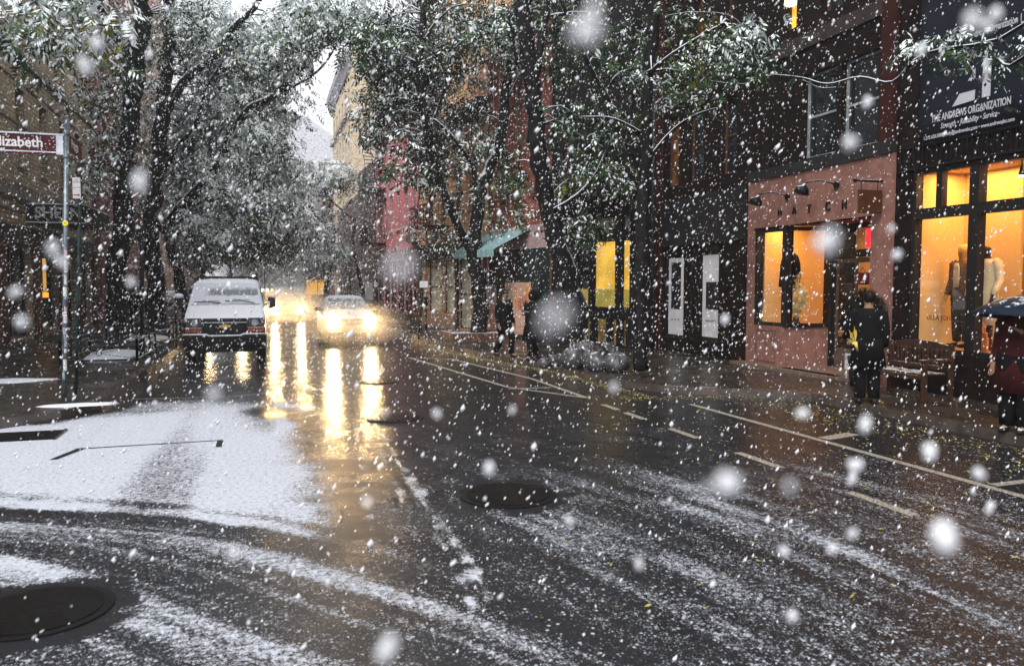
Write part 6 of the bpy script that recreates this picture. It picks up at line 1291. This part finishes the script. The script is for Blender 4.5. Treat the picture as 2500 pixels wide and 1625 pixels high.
mb = MB(); mb.tube([(0, -.09, .38), (0, -.06, .52), (0, .0, .57), (0, .06, .52), (0, .09, .38)], .010, 6); mb.build('handle', MATS['orange_beads'], hb2)
# black jacket and pampas grass in the pink shop window
jx = PX(1925, 640, 11.35); jk = empty('display_jacket', (11.4, jx.y, .95), R(-90), 'black jacket on a display stand behind the pink shop window', 'jacket')
mb = MB(); rs = []
for z, a, b_ in ((1.92, .06, .06), (1.88, .15, .08), (1.83, .20, .11), (1.7, .21, .12), (1.45, .19, .12), (1.2, .21, .13), (1.05, .22, .13)): rs.append([(a * math.cos(t_), b_ * math.sin(t_), z - .15) for t_ in [2 * math.pi * i / 16 for i in range(16)]])
mb.rings(rs)
for s in (-1, 1): mb.tube([(s * .17, 0, 1.66), (s * .25, 0, 1.5), (s * .29, .0, 1.25), (s * .31, -.02, .98)], [.07, .065, .055, .05], 10, wob=.06)
mb.build('jacket', M_coatk, jk); mb = MB(); mb.tube([(0, 0, 0), (0, 0, .95)], .015, 6); mb.tube([(0, 0, 0), (0, 0, .02)], .16, 14); mb.build('stand', M_black, jk)
pg = PX(1935, 760, 11.25); pa = empty('pampas_grass', (11.25, pg.y - .12, .93), 0, 'vase of fluffy golden pampas grass in the pink shop window', 'dried flowers')
mb = MB(); mb.rings([[(a * math.cos(t_), a * math.sin(t_), z) for t_ in [2 * math.pi * i / 14 for i in range(14)]] for z, a in ((0, .08), (.08, .12), (.2, .10), (.3, .06), (.34, .07))]); mb.build('vase', mat('dark_vase', (.05, .03, .02), .4), pa)
C = []; r_ = np.random.default_rng(3); sm_ = MB()
for dy, dx, z in ((-.30, 0, .52), (.28, .0, .60), (.0, .05, .95), (.12, -.05, .72), (-.14, .05, .74), (.36, .05, .45), (-.02, -.08, .5), (-.36, -.05, .62)):
    for t_ in np.linspace(.35, 1, 9): C.append(np.array([dx * t_, dy * t_, .3 + z * t_]) + r_.normal(0, .035, (26, 3)))
    sm_.tube([(0, 0, .2), (dx * .5, dy * .4, .3 + z * .5), (dx, dy, .3 + z)], .005, 5)
rng = np.random.default_rng(4); v_, f_, mi_ = spray_mesh(np.concatenate(C), .06, 5, 0, lw=.3); fast_mesh('plume', v_, f_, [mat('pampas', (.62, .46, .20), .9, var=.2)], None, parent=pa); sm_.build('stem', MATS['pampas'], pa)
bgs = empty('display_bag', PX(2105, 690, 12.6), 0, 'small dark bag on a shelf behind the shop door', 'bag'); mb = MB(); mb.box((-.1, -.16, 0), (.1, .16, .22)); mb.tube([(0, -.1, .22), (0, 0, .34), (0, .1, .22)], .008, 6); mb.build('bag_body', mat('oxblood_leather', (.12, .02, .012), .4), bgs, bevel=.02)
mb = MB(); mb.box((-.5, -.6, -.04), (.3, .5, -.002)); mb.build('shelf', M_frameb, bgs)
# small food sign by the door
q = PX(2083, 880, 10.7); fs_ = empty('small_white_sign', (10.6, q.y, SW), R(-90), 'small white card sign low beside the shop door', 'sign')
mb = MB(); mb.box((-.10, -.01, .25), (.16, .01, .55)); mb.box((-.08, 0, 0), (-.06, .02, .25)); mb.box((.12, 0, 0), (.14, .02, .25)); mb.build('board', M_sw, fs_); text('FOO', 'sign_lettering', .11, M_black, fs_, (.03, -.013, .45), RT, .001); text('NEW YORK', 'sign_lettering', .035, M_black, fs_, (.03, -.013, .34), RT, .001)
# parking meter parts
mb = MB(); mb.tube([(0, 0, 0), (0, 0, 1.05)], .03, 8); mb.build('post', M_black, pm); mb = MB(); mb.rings([[(a * math.cos(t_), .7 * a * math.sin(t_), z) for t_ in [2 * math.pi * i / 12 for i in range(12)]] for z, a in ((1.05, .06), (1.15, .10), (1.32, .10), (1.42, .04))]); mb.build('head', M_black, pm)
# ------------------------------------------------------------------ falling snow
def snowfall():
    r = np.random.default_rng(2024); n = 230000
    # uniform in the air of the street, kept where the lens or a step aside could see it
    u = r.random(n); Y = .8 + 30 * u ** .45; X = Y * (np.tan(YAW)) + (r.random(n) - .5) * 2 * (Y * 1.05 + .8); Z = CAMH + (r.random(n) - .52) * 2 * (Y * .52 + .2)
    ok = (Z > .03) & (X > -7.3) & (X < 10.6) & (Z < 14); P = np.stack([X, Y, Z], 1)[ok]
    # nearer than 3 m thin out
    P = P[(P[:, 1] > 2.2) | (r.random(len(P)) < .5)]
    n1 = len(P); nf = 110000; Fp = np.stack([r.uniform(-7.2, 6.4, nf), 30 + 90 * r.random(nf) ** .8, r.uniform(.05, 15, nf)], 1); P = np.concatenate([P, Fp])
    n = len(P); s = np.exp(r.normal(math.log(.0066), .45, n)); s = np.clip(s, .002, .015) * np.minimum(.75 + P[:, 1] / 40, 1.85)
    s *= np.where(P[:, 1] < 3, .8, 1)
    oc = np.array([[1, 0, 0], [0, 1, 0], [-1, 0, 0], [0, -1, 0], [0, 0, 1.6], [0, 0, -1.6]], float); T = np.array([[0, 1, 4], [1, 2, 4], [2, 3, 4], [3, 0, 4], [1, 0, 5], [2, 1, 5], [3, 2, 5], [0, 3, 5]])
    jit = 1 + r.uniform(-.25, .25, (n, 6, 1)); q = oc[None] * jit * s[:, None, None]
    # each flake drawn out a little along its own slant
    q[:, :, 0] += q[:, :, 2] * (.35 + r.normal(0, .25, n))[:, None]
    a = r.random(n) * 6.28; ca, sa = np.cos(a)[:, None], np.sin(a)[:, None]
    V = (q + P[:, None, :]).reshape(-1, 3); F = (T[None] + (np.arange(n) * 6)[:, None, None]).reshape(-1, 3)
    m, t, b = nodes('snowflake'); b.inputs['Base Color'].default_value = (.86, .87, .90, 1); b.inputs['Roughness'].default_value = .9
    tr = t.nodes.new('ShaderNodeBsdfTranslucent'); tr.inputs[0].default_value = (.86, .87, .9, 1); mx = t.nodes.new('ShaderNodeMixShader'); mx.inputs[0].default_value = .45
    L(t, b.outputs[0], mx.inputs[1]); L(t, tr.outputs[0], mx.inputs[2]); L(t, mx.outputs[0], t.nodes['Material Output'].inputs[0])
    o = fast_mesh('falling_snow', V, F, [m], smooth=True); tag(o, 'snowflakes filling the air of the street', kind='stuff')
    # clumped flakes close to the lens
    big = [(1440, 60, .42, 26), (1448, 25, .5, 18), (1365, 785, .33, 24), (975, 660, .36, 20), (1770, 1172, .5, 24), (2010, 588, .48, 20), (2372, 50, .5, 16), (2420, 48, .7, 12), (1725, 1185, .6, 10), (2290, 1290, .6, 18), (2310, 1320, .5, 20), (1925, 1190, .5, 12), (335, 445, .8, 14), (205, 160, 1.1, 14), (125, 610, .9, 12), (245, 118, 1.2, 12), (570, 1350, .9, 10), (945, 1580, .6, 20), (1190, 1145, 1.1, 13), (2080, 350, .7, 13), (2110, 1040, .8, 13), (2260, 1100, .8, 16), (2085, 1135, .9, 12), (2390, 1150, .8, 12), (1960, 1010, .9, 12), (1910, 1340, .9, 11), (1560, 1375, 1.0, 9), (2035, 1340, .9, 9), (940, 1010, 1., 7), (1066, 1012, 1.1, 9), (2080, 1170, 1., 9), (2080, 1300, .9, 10), (1935, 1510, .9, 12), (2250, 120, 1., 11), (320, 690, 1.2, 8), (48, 790, 1., 11), (150, 640, 1.1, 9), (40, 710, 1.1, 10), (1500, 945, .9, 9), (2175, 560, 1., 8), (520, 960, .8, 11), (1770, 780, 1.2, 8), (2190, 620, 1., 8), (2120, 250, 1.1, 9), (900, 1230, 1., 9), (1250, 1000, 1.2, 6), (1390, 1270, 1.1, 8), (2420, 1240, 1.1, 9)]
    mb = MB(); rr = random.Random(8)
    for px, py, d, rad in big:
        d *= .62; p = PY(px, py, d); f = ray(px, py); dist = Vector(f).length / f[1] * d; R_ = rad / FPX * dist * (1.45 if rad > 19 else 1.15)
        for q in range(3):
            c = (p.x + rr.uniform(-.5, .5) * R_, p.y + rr.uniform(-.5, .5) * R_, p.z + rr.uniform(-.7, .7) * R_); k = rr.uniform(.45, .8); mb.ell(c, (R_ * k, R_ * k, R_ * k * rr.uniform(.9, 1.5)), nu=8, nv=6)
    o2 = mb.build('near_snowflakes', m, fix=False); tag(o2, 'clumps of snowflakes drifting close to the lens', kind='stuff')
snowfall()
# ------------------------------------------------------------------ air
def haze():
    m = bpy.data.materials.new('snowy_air'); m.use_nodes = True; t = m.node_tree; t.nodes.clear(); o = t.nodes.new('ShaderNodeOutputMaterial'); v = t.nodes.new('ShaderNodeVolumePrincipled')
    v.inputs['Color'].default_value = (.95, .95, .97, 1); v.inputs['Density'].default_value = HAZE; v.inputs['Anisotropy'].default_value = .35; L(t, v.outputs[0], o.inputs['Volume'])
    mb = MB(); mb.box((-410, -210, -1.6), (410, 260, 42)); h = mb.build('haze', m); tag(h, 'pale snowy air filling the street', kind='stuff')
HAZE = .0010
haze()
def mist(loc, r, dens, label):  # closed volumes added to make headlight glow and pale the far end
    m = MATS.get('added_mist_volume')
    if m is None:
        m = bpy.data.materials.new('added_mist_volume'); MATS['added_mist_volume'] = m; m.use_nodes = True; t = m.node_tree; t.nodes.clear(); o = t.nodes.new('ShaderNodeOutputMaterial'); v = t.nodes.new('ShaderNodeVolumePrincipled')
        v.inputs['Color'].default_value = (.97, .95, .93, 1); v.inputs['Density'].default_value = dens; v.inputs['Anisotropy'].default_value = .5; L(t, v.outputs[0], o.inputs['Volume'])
    mb = MB(); mb.ell((0, 0, 0), r, nu=20, nv=12); o = mb.build('added_mist', m, loc=loc); tag(o, label, kind='stuff'); return o
mist((2.76, 26.2, .72), (1.9, 1.2, .78), .095, 'added mist that makes the headlight glow round the nearer oncoming car')
mist((1.15, 43.2, .95), (2.6, 2.6, 1.0), .11, 'added mist that makes the headlight glow round the farther oncoming car')
mist((0, 98, 5.2), (6.5, 34, 5.1), .11, 'added mist that pales the far end of the street').data.materials[0] = (lambda m: (setattr(m.node_tree.nodes['Principled Volume'].inputs['Density'], 'default_value', .011), m)[1])(MATS['added_mist_volume'].copy())
